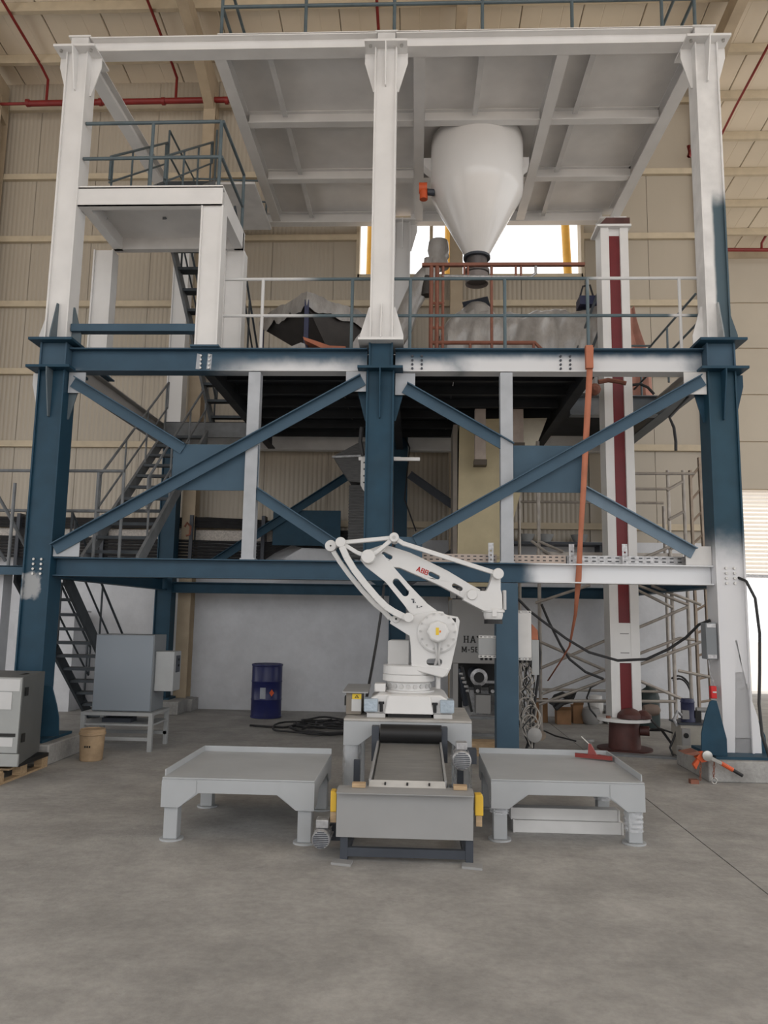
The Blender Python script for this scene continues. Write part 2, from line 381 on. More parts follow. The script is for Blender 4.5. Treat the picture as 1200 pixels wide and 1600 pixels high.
# roof: sheets running up the slope, purlins across, rafters
ce = thing('ceiling', (0,0,EAVE(0)), 'cream sheet roof on purlins sloping up toward the viewer', None, None, 'structure')
RY0, RY1 = -17, 10.35
def roof_part(n0, n1, ry1, x0, x1):
    src = None
    for i in range(n0, n1):
        x = -13.6+i*1.05
        if src is None:
            b = MB(); pr = [(.006,.012),(.02,0),(.34,0),(.345,.004),(.355,.004),(.36,0),(.69,0),(.695,.004),(.705,.004),(.71,0),(1.03,0),(1.044,.012)]
            for (xx, d) in pr: b.v += [Vector((x+xx, RY0, EAVE(RY0)+.2+d)), Vector((x+xx, ry1, EAVE(ry1)+.2+d))]
            b.f = [(2*j, 2*j+2, 2*j+3, 2*j+1) for j in range(len(pr)-1)]
            src = b.build('roof_sheet', m_roof, ce); xx0 = x
        else: inst(src, ce, (x-xx0,0,0))
    b = MB(); b.v = [Vector(p) for p in [(x0,RY0,EAVE(RY0)+.27),(x1,RY0,EAVE(RY0)+.27),(x1,ry1,EAVE(ry1)+.27),(x0,ry1,EAVE(ry1)+.27)]]; b.f = [(0,1,2,3)]
    b.build('roof_skin', m_roof, ce)
    y = 10.38
    while y > ry1: y -= 1.05
    src = None
    while y > RY0:
        yy = y-.02
        if src is None:
            src = MB().box(x0,x1,yy-.04,yy+.04,EAVE(yy)+.03,EAVE(yy)+.2).build('purlin', m_girt, ce); y0 = yy
        else: inst(src, ce, (0, yy-y0, EAVE(yy)-EAVE(y0)))
        y -= 1.05
roof_part(0, 18, YB+.3, -13.6, 5.3); roof_part(18, 31, RY1, 5.3, 18.95)
HX = [-12.1, -7.62, -3.52, 1.1, 5.62]
for x in HX:
    MB().prism([(x-.09,YB-.05,EAVE(YB)-.75),(x-.09,YB-.05,EAVE(YB)+.02),(x-.09,RY0,EAVE(RY0)+.02),(x-.09,RY0,EAVE(RY0)-.45),(x-.09,YB-1.4,EAVE(YB-1.4)-.3)], (.18,0,0)).build('rafter', m_creamcol, ce)
# steel columns of the hall standing against the back wall
for x, lb in zip(HX[1:4], ['cream hall column at the far left edge of the back wall','cream hall column on the back wall behind the blue stairs','cream hall column on the back wall behind the yellow chute']):
    t = thing('hall_column', (x, YB-.2, 0), lb, 'column', 'cream hall columns')
    zt = EAVE(YB)-.3
    MB().box(x-.11,x+.11,YB-.30,YB-.285,.2,zt).build('flange', m_creamcol, t)
    MB().box(x-.11,x+.11,YB-.05,YB-.035,.2,zt).build('flange', m_creamcol, t)
    MB().box(x-.008,x+.008,YB-.285,YB-.05,.2,zt).build('web', m_creamcol, t)
    MB().box(x-.2,x+.25,YB-.4,YB-.01,0,.2).build('footing', m_conc, t, bevel=.01)

# sprinkler pipework under the roof
sp = thing('sprinkler_pipe', (-5, YB-.3, 11.1), 'red sprinkler main with rising branch pipes along the left wall top', 'pipe')
MB().tube([(-7.0,YB-.3,11.13),(-2.4,YB-.3,11.16)], .055, 12).build('main_pipe', m_red, sp)
MB().tube([(-12,YB-.3,11.1),(-7.0,YB-.3,11.13)], .028, 10).build('feed_pipe', m_red, sp)
for x in (-6.65, -4.17, -.3):
    br = MB().tube([(x,YB-.3,11.16),(x,YB-.3,11.62),(x-.02,YB-.55,11.72),(x-.05,-3,12.45)], .026, 8).build('branch_pipe', m_red, sp)
    for yy in (3.0, .2): MB().tube([(x-.02,yy,11.8+(3.9-yy)*.105),(x-.02,yy,12.05+(3.9-yy)*.105)], .02, 6).build('sprinkler_head', m_red, br)
for x in (-7.0, -5.6, -4.4, -3.2): MB().tube([(x-.03,YB-.3,11.14),(x+.03,YB-.3,11.14)], .07, 12).build('coupling', m_red, sp)
def RP(u, v, drop=.12):               # point a little below the roof plane
    d = _fw + _ri*((u-600)/CAM_F) + _up*((800-v)/CAM_F); tt = (12.24-drop-.136*CAM_LOC.y-CAM_LOC.z)/(d.z+.136*d.y); return CAM_LOC+d*tt
sp2 = thing('sprinkler_pipe', (7.2, 6, 10), 'red sprinkler pipe running up the roof in the door bay at right', 'pipe')
MB().tube([RP(1075,330),RP(1120,225),RP(1150,165),RP(1200,72),RP(1290,-90)], .024, 8).build('branch_pipe', m_red, sp2)
MB().tube([at(1082,390,9.6),at(1290,391,9.6)], .045, 10).build('main_pipe', m_red, sp2)
MB().tube([at(1190,390,9.6),at(1190,380,9.6),at(1206,352,9.4)], .03, 8).build('riser', m_red, sp2)
sp3 = thing('sprinkler_pipe', (5.3, 4, 10.5), 'short red pipe drop beside the top of the right column', 'pipe')
MB().tube([at(1117,152,4.3),at(1119,146,4.3),at(1114,160,4.3),at(1076,245,4.4),at(1076,228,4.4)], .035, 8).build('drop_pipe', m_red, sp3)

# ================================================================ steel frame
m_mid = spray('mid_beam_paint', (.034,.076,.118), (.66,.665,.68), [(-1.7,-.2,.45,None,4.56,.09),(.18,.9,.2,None,4.58,.08),(.9,3.62,.25,None,4.63,.06),(-4.2,-3.6,.1,None,4.42,.1)])
m_low = spray('low_beam_paint', (.028,.068,.108), (.70,.71,.73), [(1.72,4.2,.12,None,None,.1)])
m_cRl = spray('right_column_paint', (.016,.056,.088), (.68,.68,.70), [(None,None,.1,None,2.42,.22)])
m_cRu = spray('right_upper_paint', WHITE, (.07,.11,.135), [(3.86,4.3,.02,4.7,6.55,.12)], namt=.5)
m_gusL = spray('joint_paint', (.10,.13,.15), (.60,.60,.60), [(-4.4,-3.96,.03,None,None,.2),(.0,.02,.02,None,None,.1)])
def hcol(name, x, y, z0, z1, w_, d, m, label, group=None, wm=None):
    t = thing(name, (x,y,z0), label, 'column', group)
    for sx in (-1,1): MB().box(x+sx*w_/2-.009, x+sx*w_/2+.009, y-d/2, y+d/2, z0, z1).build('flange', m, t)
    MB().box(x-w_/2+.009, x+w_/2-.009, y-d/2+.03, y-d/2+.042, z0, z1).build('web', wm or m, t)
    return t
def plate(t, x, y, z, wx, wy, m, th=.03, name='end_plate'):
    p = MB().box(x-wx/2, x+wx/2, y-wy/2, y+wy/2, z-th/2, z+th/2).build(name, m, t)
    return p
def wings(t, x, y, w_, z, h, out, m, d, ends=.02, name='gusset'):
    """trapezoid stiffeners beside both flanges and a blade on the web; h<0 points down"""
    for s in (-1,1):
        xi = x+s*(w_/2+.009)
        MB().prism([(xi,y-.008,z),(xi+s*out,y-.008,z),(xi+s*out,y-.008,z+h*.25),(xi+s*ends,y-.008,z+h),(xi,y-.008,z+h)], (0,.016,0)).build(name, m, t)
    MB().prism([(x-.007,y-d/2+.03,z),(x-.007,y-d/2-.13,z),(x-.007,y-d/2-.12,z+h*.15),(x-.007,y-d/2-.01,z+h),(x-.007,y-d/2+.03,z+h)], (.014,0,0)).build(name, m, t)
def bolts(t, pts, r=.014, d=(0,-.02,0), m=None, name='bolts'):
    b = MB()
    for p in pts: b.cyl(p, Vector(p)+Vector(d), r, n=6)
    return b.build(name, m or m_steel, t, kind='stuff')
def base_wings(t, x, y, z, m, s_list=(-1,1)):
    for s in s_list:
        xi = x+s*.16
        MB().prism([(xi,y-.12,z),(xi+s*.20,y-.2,z),(xi+s*.20,y-.2,z+.24),(xi+s*.12,y-.16,z+.52),(xi+s*.07,y-.14,z+.60),(xi,y-.12,z+.62)], (0,.02,0)).build('base_gusset', m, t)
    MB().prism([(x-.008,y-.13,z),(x-.008,y-.36,z),(x-.008,y-.34,z+.2),(x-.008,y-.13,z+.95)], (.016,0,0)).build('base_gusset', m, t)
XC = 3.866
BOLT = lambda x, z0, y=-.14, n=4, dx=.045, dz=.055: [(x+sx*dx, y, z0+i*dz) for i in range(n) for sx in (-1,1)]
# lower columns
for x, m, lb in ((-XC, m_teal, 'tall dark blue lower steel column at the left front'), (XC, m_cRl, 'lower right front steel column, blue above and white below')):
    t = hcol('steel_column', x, 0, .24, 4.42, .30, .30, m, lb, 'front steel columns')
    plate(t, x, 0, 4.435, .52, .52, m_blue); plate(t, x, -.02, .225, .66, .72, m_blue, name='base_plate')
    wings(t, x, 0, .30, 4.42, -.56, .13, m_blue if x > 0 else m_gusL, .3)
    if x > 0:
        MB().prism([at(u,v,-.33) for u,v in ((1096,1178),(1096,1146),(1102,1118),(1109,1097),(1113,1094),(1120,1095),(1128,1125),(1136,1155),(1137,1183))], (0,.02,0)).build('base_gusset', m_blue, t, bevel=.004)
        MB().prism([at(u,v,-.12) for u,v in ((1152,1000),(1161,1045),(1172,1085),(1184,1120),(1189,1145),(1191,1180),(1148,1180),(1148,1000))], (0,.02,0)).build('base_gusset', m_cRl, t, bevel=.004)
        MB().prism([at(u,v,-.05) for u,v in ((1160,1060),(1178,1110),(1196,1150),(1200,1178),(1160,1178))], (0,.02,0)).build('base_gusset', m_blue, t)
    else:
        MB().prism([at(u,v,-.33) for u,v in ((50,1075),(64,1074),(68,1071),(81,1072),(88,1100),(91.5,1121),(91.5,1150),(50,1152))], (0,.02,0)).build('base_gusset', m_blue, t, bevel=.004)
    bolts(t, BOLT(x, 2.03, -.12), .015)
    # joint block between the end plates
    tj = hcol('column_joint', x, 0, 4.45, 4.755, .30, .30, m_blue2, 'short column stub between end plates at the %s end of the deck beam' % ('left' if x < 0 else 'right'), 'deck level joints')
    plate(tj, x, 0, 4.77, .52, .5, m_blue if x else m_white)
# centre column stands on the low beam
t = hcol('steel_column', 0, 0, 2.235, 4.42, .30, .30, m_blue, 'dark blue centre steel column standing on the low beam', 'front steel columns')
plate(t, 0, 0, 4.435, .52, .5, m_blue); wings(t, 0, 0, .30, 4.42, -.56, .13, m_blue, .3)
tj = hcol('column_joint', 0, 0, 4.45, 4.755, .26, .30, m_blue, 'short column stub at the middle of the deck beam', 'deck level joints')
plate(tj, 0, 0, 4.77, .52, .5, m_white)
# upper columns
for x, m, lb in ((-XC, m_white, 'white upper steel column at the left front'), (0, m_white, 'white upper steel column at the centre front'), (XC, m_cRu, 'white upper right column with a patch of blue primer')):
    t = hcol('upper_column', x, 0, 4.785, 8.55, .255, .26, m, lb, 'upper white columns')
    plate(t, x, 0, 8.562, .52, .46, m_white); plate(t, x, 0, 8.79, .28, .20, m_white, .02)
    wings(t, x, 0, .255, 8.55, -.52, .13, m_white, .26)
    wings(t, x, 0, .255, 4.785, .46, .12, m_gusL if x < -1 else (m_cRu if x > 1 else m_white), .26)
    bolts(t, [(x-.19, -.16, 8.546), (x+.19, -.16, 8.546)], .02, (0,0,-.025), m_steel)
    MB().box(x-.11,x+.11,-.08,.08,8.577,8.78).build('stub', m_whited, t)
# blue post under the low beam, right of the robot
t = hcol('steel_post', 1.44, 0, .02, 2.0, .22, .22, m_blue2, 'dark blue steel post from the floor to the low beam beside the robot', None)
MB().box(1.335,1.545,-.112,-.10,.02,2.0).build('cover_plate', m_blue2, t); plate(t, 1.44, 0, .01, .36, .36, m_blue2, .02, 'base_plate')
# rear columns
for x, lb in ((-3.8, 'left'), (.13, 'centre'), (3.8, 'right')):
    t = hcol('rear_column', x, 4.2, .24, 8.56, .26, .26, spray('rear_col_paint', BLUE, (.66,.655,.65), [(None,None,.1,4.75,None,.05)]), '%s rear steel column, blue below and white above the deck' % lb, 'rear steel columns')
    plate(t, x, 4.2, .225, .44, .42, m_blue, name='base_plate'); wings(t, x, 4.2, .26, 8.56, -.5, .12, m_white, .26); plate(t, x, 4.2, 8.57, .46, .4, m_white)
def ibeam(name, p, q, z0, z1, wd, m, label, group, ends=None, wm=None, parent=None):
    p = Vector((p[0],p[1],0)); q = Vector((q[0],q[1],0)); c = (p+q)/2
    t = parent or thing(name, (c.x,c.y,z0), label, 'beam', group)
    d = (q-p).normalized(); a = Vector((d.y,-d.x,0)); zu = Vector((0,0,1))
    th = .014
    MB().bar(p+zu*(z0+th/2), q+zu*(z0+th/2), wd, th).build('bottom_flange', m, t)
    MB().bar(p+zu*(z1-th/2), q+zu*(z1-th/2), wd, th).build('top_flange', m, t)
    MB().bar(p+zu*((z0+z1)/2), q+zu*((z0+z1)/2), .010, z1-z0-2*th).build('web', wm or m, t)
    return t
e = .165
bm1 = ibeam('deck_beam', (-XC+e,0), (-e,0), 4.43, 4.71, .19, m_mid, 'front deck beam of the left bay, blue with white overspray', 'front deck beams')
bm2 = ibeam('deck_beam', (e,0), (XC-e,0), 4.43, 4.71, .19, m_mid, 'front deck beam of the right bay, mostly white sprayed', 'front deck beams')
bolts(bm1, [(-2.09+dx, -.006, 4.49+.05*i) for i in range(4) for dx in (-.05,.05)], .014); 
bolts(bm2, [(x+dx, -.006, 4.49+.05*i) for x in (.42, 2.14) for i in range(4) for dx in (-.055,.055)], .014, m=m_slate)
for xx in (-2.17,-2.04): MB().prism([(xx-.03,-.008,4.48),(xx+.025,-.008,4.475),(xx+.03,-.008,4.66),(xx-.02,-.008,4.67)], (0,.003,0)).build('bare_patch', m_greyp, bm1)
lb1 = ibeam('low_beam', (-XC+e,0), (.16,0), 2.01, 2.225, .19, m_low, 'blue low front beam of the left bay', 'low beams')
lb2 = ibeam('low_beam', (.165,0), (XC-e,0), 2.01, 2.225, .19, m_low, 'low front beam of the right bay, blue end then white', 'low beams')
for (x0, x1, lb) in ((-XC+.14,-.12,'left'),(.12,XC-.14,'right')):
    ibeam('roof_beam', (x0,0), (x1,0), 8.578, 8.775, .19, m_white, 'white front top beam of the %s bay' % lb, 'top front beams')
for s, lb in ((-1,'left'),(1,'right')):
    x = s*XC
    ibeam('side_beam', (x,.16), (s*3.83,4.06), 8.58, 8.78, .17, m_white, 'white top side beam running back on the %s' % lb, 'top side beams')
    ibeam('side_beam', (x,.16), (s*3.82,4.06), 4.43, 4.71, .17, spray('side_%s' % lb, (.12,.14,.16), (.42,.40,.38), [(None,None,.1,4.5,None,.06)]), 'grey deck side beam running back on the %s' % lb, 'deck side beams')
    ibeam('side_beam', (x,.16), (s*3.82,4.06), 2.0, 2.2, .17, m_blue, 'dark blue low side beam running back on the %s' % lb, 'low side beams')
for z0, z1, m, nm in ((1.96,2.14,m_blue,'low'),(4.43,4.71,m_whited,'deck level'),(8.58,8.78,m_white,'top')):
    ibeam('rear_beam', (-3.66,4.2), (0,4.2), z0, z1, .16, m, 'rear %s beam of the left bay' % nm, 'rear beams')
    ibeam('rear_beam', (.27,4.2), (3.66,4.2), z0, z1, .16, m, 'rear %s beam of the right bay' % nm, 'rear beams')
ibeam('trimmer_beam', (2.56,1.85), (3.75,1.85), 4.43, 4.71, .16, spray('trimmer_paint', (.16,.18,.2), (.55,.55,.55), [(2.9,3.3,.2,None,None,.1)]), 'white sprayed trimmer beam behind the red mast', None)
# upright grey posts between low beam and deck beam
for x, lb in ((-1.475,'left'),(1.45,'right')):
    t = thing('infill_post', (x,-.05,2.23), 'pale grey square post with cap plates in the middle of the %s bay' % lb, 'post', 'infill posts')
    MB().box(x-.07,x+.07,-.085,.055,2.24,4.42).build('shaft', m_greyp, t)
    MB().box(x-.085,x+.085,-.09,.06,2.226,2.24).build('foot_plate', m_greyp, t)
# diagonal bracing
def brace(p, q, wd, label, m=m_blue2, y=-.0, leg=.07, name='diagonal_brace', grp='front bracing'):
    p = Vector((p[0], y, p[1])); q = Vector((q[0], y, q[1])); t = thing(name, p, label, 'brace', grp)
    d = (q-p).normalized(); n = Vector((-d.z,0,d.x)); n = n if n.z > 0 else -n
    MB().bar(p, q, .012, wd, up=n).build('vertical_leg', m, t)
    MB().bar(p+n*(wd/2-.006)+Vector((0,-leg/2,0)), q+n*(wd/2-.006)+Vector((0,-leg/2,0)), leg, .012, up=n).build('outer_leg', m, t)
    return t
def gus(t, x0, x1, z0, z1, y, m): MB().box(x0,x1,y,y+.012,z0,z1).build('gusset_plate', m, t)
t = brace((-3.68,2.31), (-.20,4.31), .13, 'long blue diagonal brace rising to the right across the left bay', y=-.13); 
MB().box(-.40,-.165,-.115,-.103,4.18,4.42).build('gusset_plate', m_greyp, t); MB().box(-3.70,-3.4,-.115,-.103,2.23,2.40).build('gusset_plate', m_greyp, t)
t = brace((-3.64,4.30), (-2.28,3.50), .13, 'upper short blue brace falling from the left column to the square plate', y=-.06); MB().box(-3.70,-3.5,-.05,-.038,4.17,4.42).build('gusset_plate', m_greyp, t)
t = brace((-1.42,3.0), (-.45,2.38), .13, 'lower short blue brace falling from the square plate to the low beam, left bay', y=-.06)
MB().prism([(-2.34,-.045,3.56),(-1.40,-.045,3.56),(-1.40,-.045,3.02),(-2.34,-.045,3.02),(-2.40,-.045,3.10),(-2.40,-.045,3.50)], (0,.015,0)).build('brace_plate', m_blue2, label='big blue square gusset plate in the left bay bracing', cat='plate', group='gusset plates')
t = brace((.42,2.45), (3.66,4.32), .13, 'long blue diagonal brace rising to the right across the right bay', y=-.13); MB().box(3.45,3.70,-.115,-.103,4.16,4.42).build('gusset_plate', m_whited, t); MB().box(.2,.5,-.115,-.103,2.23,2.50).build('gusset_plate', m_blue2, t)
t = brace((.28,4.24), (1.50,3.53), .13, 'upper short blue brace falling from the centre column, right bay', y=-.06); MB().box(.17,.40,-.05,-.038,4.16,4.42).build('gusset_plate', m_greyp, t)
t = brace((2.30,3.04), (3.50,2.36), .13, 'lower short pale blue brace falling to the right column foot', y=-.06, m=mat('pale_blue_brace', (.13,.19,.25), .5)); MB().box(3.42,3.70,-.05,-.038,2.23,2.44).build('gusset_plate', m_whited, t)
MB().box(1.42,2.33,-.045,-.03,3.03,3.57).build('brace_plate', m_blue2, label='big blue square gusset plate in the right bay bracing', cat='plate', group='gusset plates')
# rear bracing
brace((-3.3,2.25), (-.02,4.45), .13, 'rear long diagonal brace behind the left bay', m=m_blue, y=4.1, grp='rear bracing')
brace((-1.45,3.05), (-.12,2.14), .13, 'rear short diagonal brace behind the left bay', m=m_blue, y=4.16, grp='rear bracing')
brace((.3,4.0), (1.3,3.3), .13, 'rear dark diagonal brace behind the right bay', m=m_slate, y=4.1, grp='rear bracing')
brace((.28,2.14), (1.3,2.9), .11, 'rear low diagonal brace behind the right bay', m=m_slate, y=4.16, grp='rear bracing')
MB().box(-2.0,-.85,4.14,4.155,2.78,3.38).build('brace_plate', m_blue, label='rear blue square gusset plate seen behind the left bay', cat='plate', group='gusset plates')
# kick rail and upper left stair platform
MB().box(-3.72,-2.2,-.06,.0,4.93,5.02).box(-3.72,-2.2,-.0,.06,4.93,4.945).build('kick_rail', m_blue2, label='blue horizontal angle rail low between left column and white post', cat='rail')
pl = thing('stair_platform', (-2.85,.5,6.5), 'white raised stair platform on posts at the upper left', 'platform')
MB().box(-3.74,-1.95,-.10,-.088,6.50,6.74).box(-3.74,-1.95,-.10,0,6.50,6.515).box(-3.74,-1.95,-.10,0,6.725,6.74).build('front_channel', m_white, pl)
MB().box(-3.72,-3.6,0,1.05,6.5,6.74).build('side_channel', m_white, pl); MB().box(-2.07,-1.95,0,1.05,6.5,6.74).build('side_channel', m_white, pl)
MB().box(-3.72,-1.95,1.0,1.1,6.5,6.74).build('rear_channel', m_whited, pl)
MB().box(-3.74,-1.95,-.1,1.12,6.742,6.76).build('deck_plate', m_deckw, pl); MB().box(-3.6,-2.07,.0,1.0,6.66,6.74).build('soffit', m_deckw, pl)
for (x, y, m, lb) in ((-2.07,0,m_white,'front right white post of the stair platform'),(-3.86,1.1,m_white,'rear left white post of the stair platform'),(-2.07,1.15,m_white,'rear right white post of the stair platform')):
    zt = 6.5; z0 = 4.73 if y < .5 else 4.735
    t = hcol('platform_post', x, y, z0, zt, .25, .2, m, lb, 'stair platform posts'); plate(t, x, y, z0-.01, .34, .3, m_blue2, .02, 'base_plate')
# top platform (roof of the frame)
rd = thing('top_platform', (.9,2.1,8.58), 'white plated top platform carrying the hopper, seen from below', 'platform')
YX = [0, 1.43, 2.86, 4.2]; XY = [-2.12, .41, 2.2, XC]
for x in XY[:3]: ibeam('', (x,.10), (x,4.1), 8.585, 8.78, .15, m_white, None, None, parent=rd)
for y in YX[1:3]:
    for i in range(3): ibeam('', (XY[i]+.08,y), (XY[i+1]-.08,y), 8.60, 8.78, .13, m_white, None, None, parent=rd)
for i in range(3):
    for j in range(3):
        MB().box(XY[i]+.004, XY[i+1]-.004, YX[j]+(-.1 if j == 0 else .004), YX[j+1]-.004+(.1 if j == 2 else 0), 8.782, 8.79).build('deck_plate', m_deckw, rd)
for x in (-1.5, 1.2, 2.6):
    for j in range(3):
        if x == 1.2 and j > 0: continue
        MB().box(x-.035,x+.035,YX[j]+.1,YX[j+1]-.08,8.665,8.676).box(x-.008,x+.008,YX[j]+.1,YX[j+1]-.08,8.676,8.78).build('joist', m_whited, rd)
# main deck
dk = thing('main_deck', (.2,2.1,4.45), 'main deck with a nearly black underside and joists', 'platform')
for i, (a, c) in enumerate(((-2.1,-.6),(-.6,.9),(.9,2.48))):
    for j, (d, f) in enumerate(((.12,1.45),(1.45,2.8),(2.8,4.1))):
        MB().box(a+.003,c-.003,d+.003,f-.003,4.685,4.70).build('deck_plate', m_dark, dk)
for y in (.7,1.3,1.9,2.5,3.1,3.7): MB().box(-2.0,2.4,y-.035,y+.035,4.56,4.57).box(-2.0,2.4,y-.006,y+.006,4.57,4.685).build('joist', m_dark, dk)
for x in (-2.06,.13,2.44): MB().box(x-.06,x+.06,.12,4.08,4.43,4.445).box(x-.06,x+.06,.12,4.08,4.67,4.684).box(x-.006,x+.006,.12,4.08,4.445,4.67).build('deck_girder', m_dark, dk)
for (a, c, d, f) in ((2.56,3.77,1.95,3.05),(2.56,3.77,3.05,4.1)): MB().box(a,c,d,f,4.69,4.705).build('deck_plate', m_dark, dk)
MB().box(-3.7,-2.13,3.35,4.1,4.69,4.705).build('landing_plate', m_dark, dk); MB().box(-3.7,-2.13,3.34,3.40,4.45,4.69).build('landing_channel', m_stairg, dk)
# ================================================================ stairs and railings
def stair(x0, x1, a, c, n, label, mst, mtr, tread_d=.22):
    (ya, za), (yb, zb) = a, c
    t = thing('staircase', ((x0+x1)/2, ya, min(za,zb)), label, 'stairs', 'steel staircases')
    for x in (x0, x1):
        MB().prism([(x-.02,ya,za-.16),(x-.02,ya,za+.06),(x-.02,yb,zb+.06),(x-.02,yb,zb-.16)], (.04,0,0)).build('stringer', mst, t)
    src = None
    for i in range(n):
        f = (i+.7)/n; y = ya+(yb-ya)*f; z = za+(zb-za)*f
        if src is None:
            src = MB().box(x0+.02,x1-.02,y-tread_d/2,y+tread_d/2,z-.03,z-.015).box(x0+.02,x1-.02,y-tread_d/2,y-tread_d/2+.01,z-.055,z-.03).build('tread', mtr, t); y0, z0 = y, z
        else: inst(src, t, (0, y-y0, z-z0))
    return t
def rails(t, posts, lines, m, r=.02, pr=.02, pname='post', rname='rail'):
    for p, q in posts: MB().tube([p, q], pr, 8).build(pname, m, t)
    for l in lines: MB().tube(l, r, 8).build(rname, m, t)
def stair_rail(t, x, a, c, f0, f1, m, hh=.85, n=3, name='handrail'):
    (ya, za), (yb, zb) = a, c
    P_ = lambda f, h: (x, ya+(yb-ya)*f, za+(zb-za)*f+h)
    h = MB().tube([P_(f0,hh*.55), P_(f0,hh), P_(f1,hh), P_(f1,hh*.5)], .017, 8).build(name, m, t)
    MB().tube([P_(f0,hh*.5), P_(f1,hh*.5)], .014, 8).build('mid_rail', m, h)
    for i in range(n):
        f = f0+(f1-f0)*(i+.1)/(n-.8); MB().tube([P_(f,-.02), P_(f,hh)], .015, 6).build('baluster', m, h)
s1 = stair(-4.58, -3.95, (.75,2.12), (3.35,.02), 11, 'black steel flight down to the floor behind the left column', m_stair, m_stair)
stair_rail(s1, -4.56, (.75,2.12), (3.35,.02), .05, .9, m_stair); stair_rail(s1, -3.97, (.75,2.12), (3.35,.02), .05, .9, m_stair)
s2 = stair(-3.66, -2.97, (.55,2.24), (3.3,4.5), 11, 'blue grey middle flight rising between low beam and deck at left', m_stairg, m_stair)
stair_rail(s2, -3.64, (.55,2.24), (3.3,4.5), .1, 1.0, m_stairg, n=4); stair_rail(s2, -2.99, (.55,2.24), (3.3,4.5), .1, 1.0, m_stairg, n=4)
s3 = stair(-2.98, -2.3, (3.75,4.72), (1.2,6.72), 10, 'steep upper flight from rear landing to the stair platform', m_stairg, m_stair)
stair_rail(s3, -2.96, (3.75,4.72), (1.2,6.72), .0, .9, m_stair); stair_rail(s3, -2.2, (3.75,4.72), (1.2,6.72), .0, .9, m_stair)
s4 = stair(-3.62, -2.85, (.45,6.78), (2.6,8.42), 8, 'top flight from the stair platform up to the top platform landing', m_stairg, m_stair)
stair_rail(s4, -3.60, (.45,6.78), (2.6,8.42), .0, .95, m_rail, .72, 4); stair_rail(s4, -2.87, (.45,6.78), (2.6,8.42), .0, .95, m_rail, .72, 4)
MB().box(-3.72,-2.2,2.6,4.05,8.40,8.44).build('landing_plate', m_whited, s4)
# low landing left of the column
ld = thing('low_landing', (-4.9,.6,2.0), 'low blue grey stair landing with railing at the left edge', 'platform')
MB().box(-6.4,-4.05,-.02,.0,2.02,2.12).box(-6.4,-4.05,-.02,.1,2.11,2.125).build('edge_channel', m_blue2, ld)
MB().box(-6.4,-3.9,.0,.75,2.10,2.12).build('landing_plate', m_stair, ld)
MB().box(-4.75,-4.45,.25,.45,.0,2.09).build('support_post', m_mason, ld)
rails(ld, [((x,.5,2.12),(x,.5,3.32)) for x in (-5.0,-4.3,-3.5,-3.18)], [[(-6.2,.5,3.33),(-3.18,.5,3.34)],[(-6.2,.5,2.83),(-3.18,.5,2.84)]], m_stairg)
rails(ld, [((-4.30,.05,2.12),(-4.30,.05,3.1))], [[(-5.4,-.05,3.26),(-4.66,.05,3.2),(-4.50,.35,2.75),(-4.4,.6,2.4)],[(-5.4,-.05,2.72),(-4.66,.05,2.62),(-4.5,.35,2.2)]], m_stairg)
# front deck railing
fr = thing('deck_railing', (.9,.1,4.71), 'two-rail pipe railing along the front of the main deck', 'railing')
rails(fr, [((x,.12,4.715),(x,.12,5.655)) for x in (-1.46,-.37,.33,1.46,2.44,3.52)], [[(-1.93,.12,5.655),(3.74,.12,5.655)],[(-1.93,.12,5.19),(3.74,.12,5.19)]], m_railw)
sr = thing('deck_railing', (3.75,2,4.71), 'thin dark side railing running back on the right of the deck', 'railing')
rails(sr, [((3.72,y,4.715),(3.72,y,5.47)) for y in (1.2,2.4,3.6)], [[(3.72,.15,5.47),(3.72,4.0,5.47)],[(3.72,.15,5.1),(3.72,4.0,5.1)],[(2.6,1.9,5.47),(3.72,1.9,5.47)]], m_rail, .015, .015)
lr = thing('deck_railing', (2.6,2.8,4.71), 'sloping dark stair handrail behind the front railing at right', 'railing')
rails(lr, [((2.68,2.2,4.715),(2.68,2.2,5.5)),((3.1,2.2,4.715),(3.1,2.2,5.5))], [[(2.42,1.7,4.75),(2.72,1.7,5.55),(3.05,1.7,6.45)],[(2.42,1.75,4.75),(2.42,1.75,5.35),(3.3,1.75,5.35)],[(2.62,1.7,4.75),(3.0,1.7,5.75)]], m_stair, .018)
ur = thing('platform_railing', (-2.85,0,6.76), 'dark two-rail railing on the upper left stair platform', 'railing')
rails(ur, [((x,-.05,6.762),(x,-.05,7.63)) for x in (-2.87,-2.02)], [[(-3.72,-.05,7.62),(-2.02,-.05,7.63)],[(-3.72,-.05,7.15),(-2.02,-.05,7.16)],[(-2.0,-.05,7.63),(-2.0,1.1,7.63),(-2.0,1.1,6.8)],[(-2.0,-.05,7.16),(-2.0,1.1,7.16)]], m_rail, .022, .022)
ul = thing('platform_railing', (-3,3.2,8.44), 'thin dark railing of the top stair landing at the upper left', 'railing')
rails(ul, [((-3.6,2.55,8.442),(-3.6,2.55,9.3)),((-2.3,4.0,8.442),(-2.3,4.0,9.3)),((-3.6,3.9,8.442),(-3.6,3.9,9.3)),((-2.85,2.62,8.442),(-2.85,2.62,9.35))], [[(-3.6,2.55,9.3),(-3.6,3.9,9.3),(-2.3,4.0,9.3)],[(-3.6,2.55,8.9),(-3.6,3.9,8.9),(-2.3,4.0,8.9)]], m_rail, .018, .018)
rt = thing('top_railing', (.9,.05,8.79), 'dark two-rail railing around the top platform edge', 'railing')
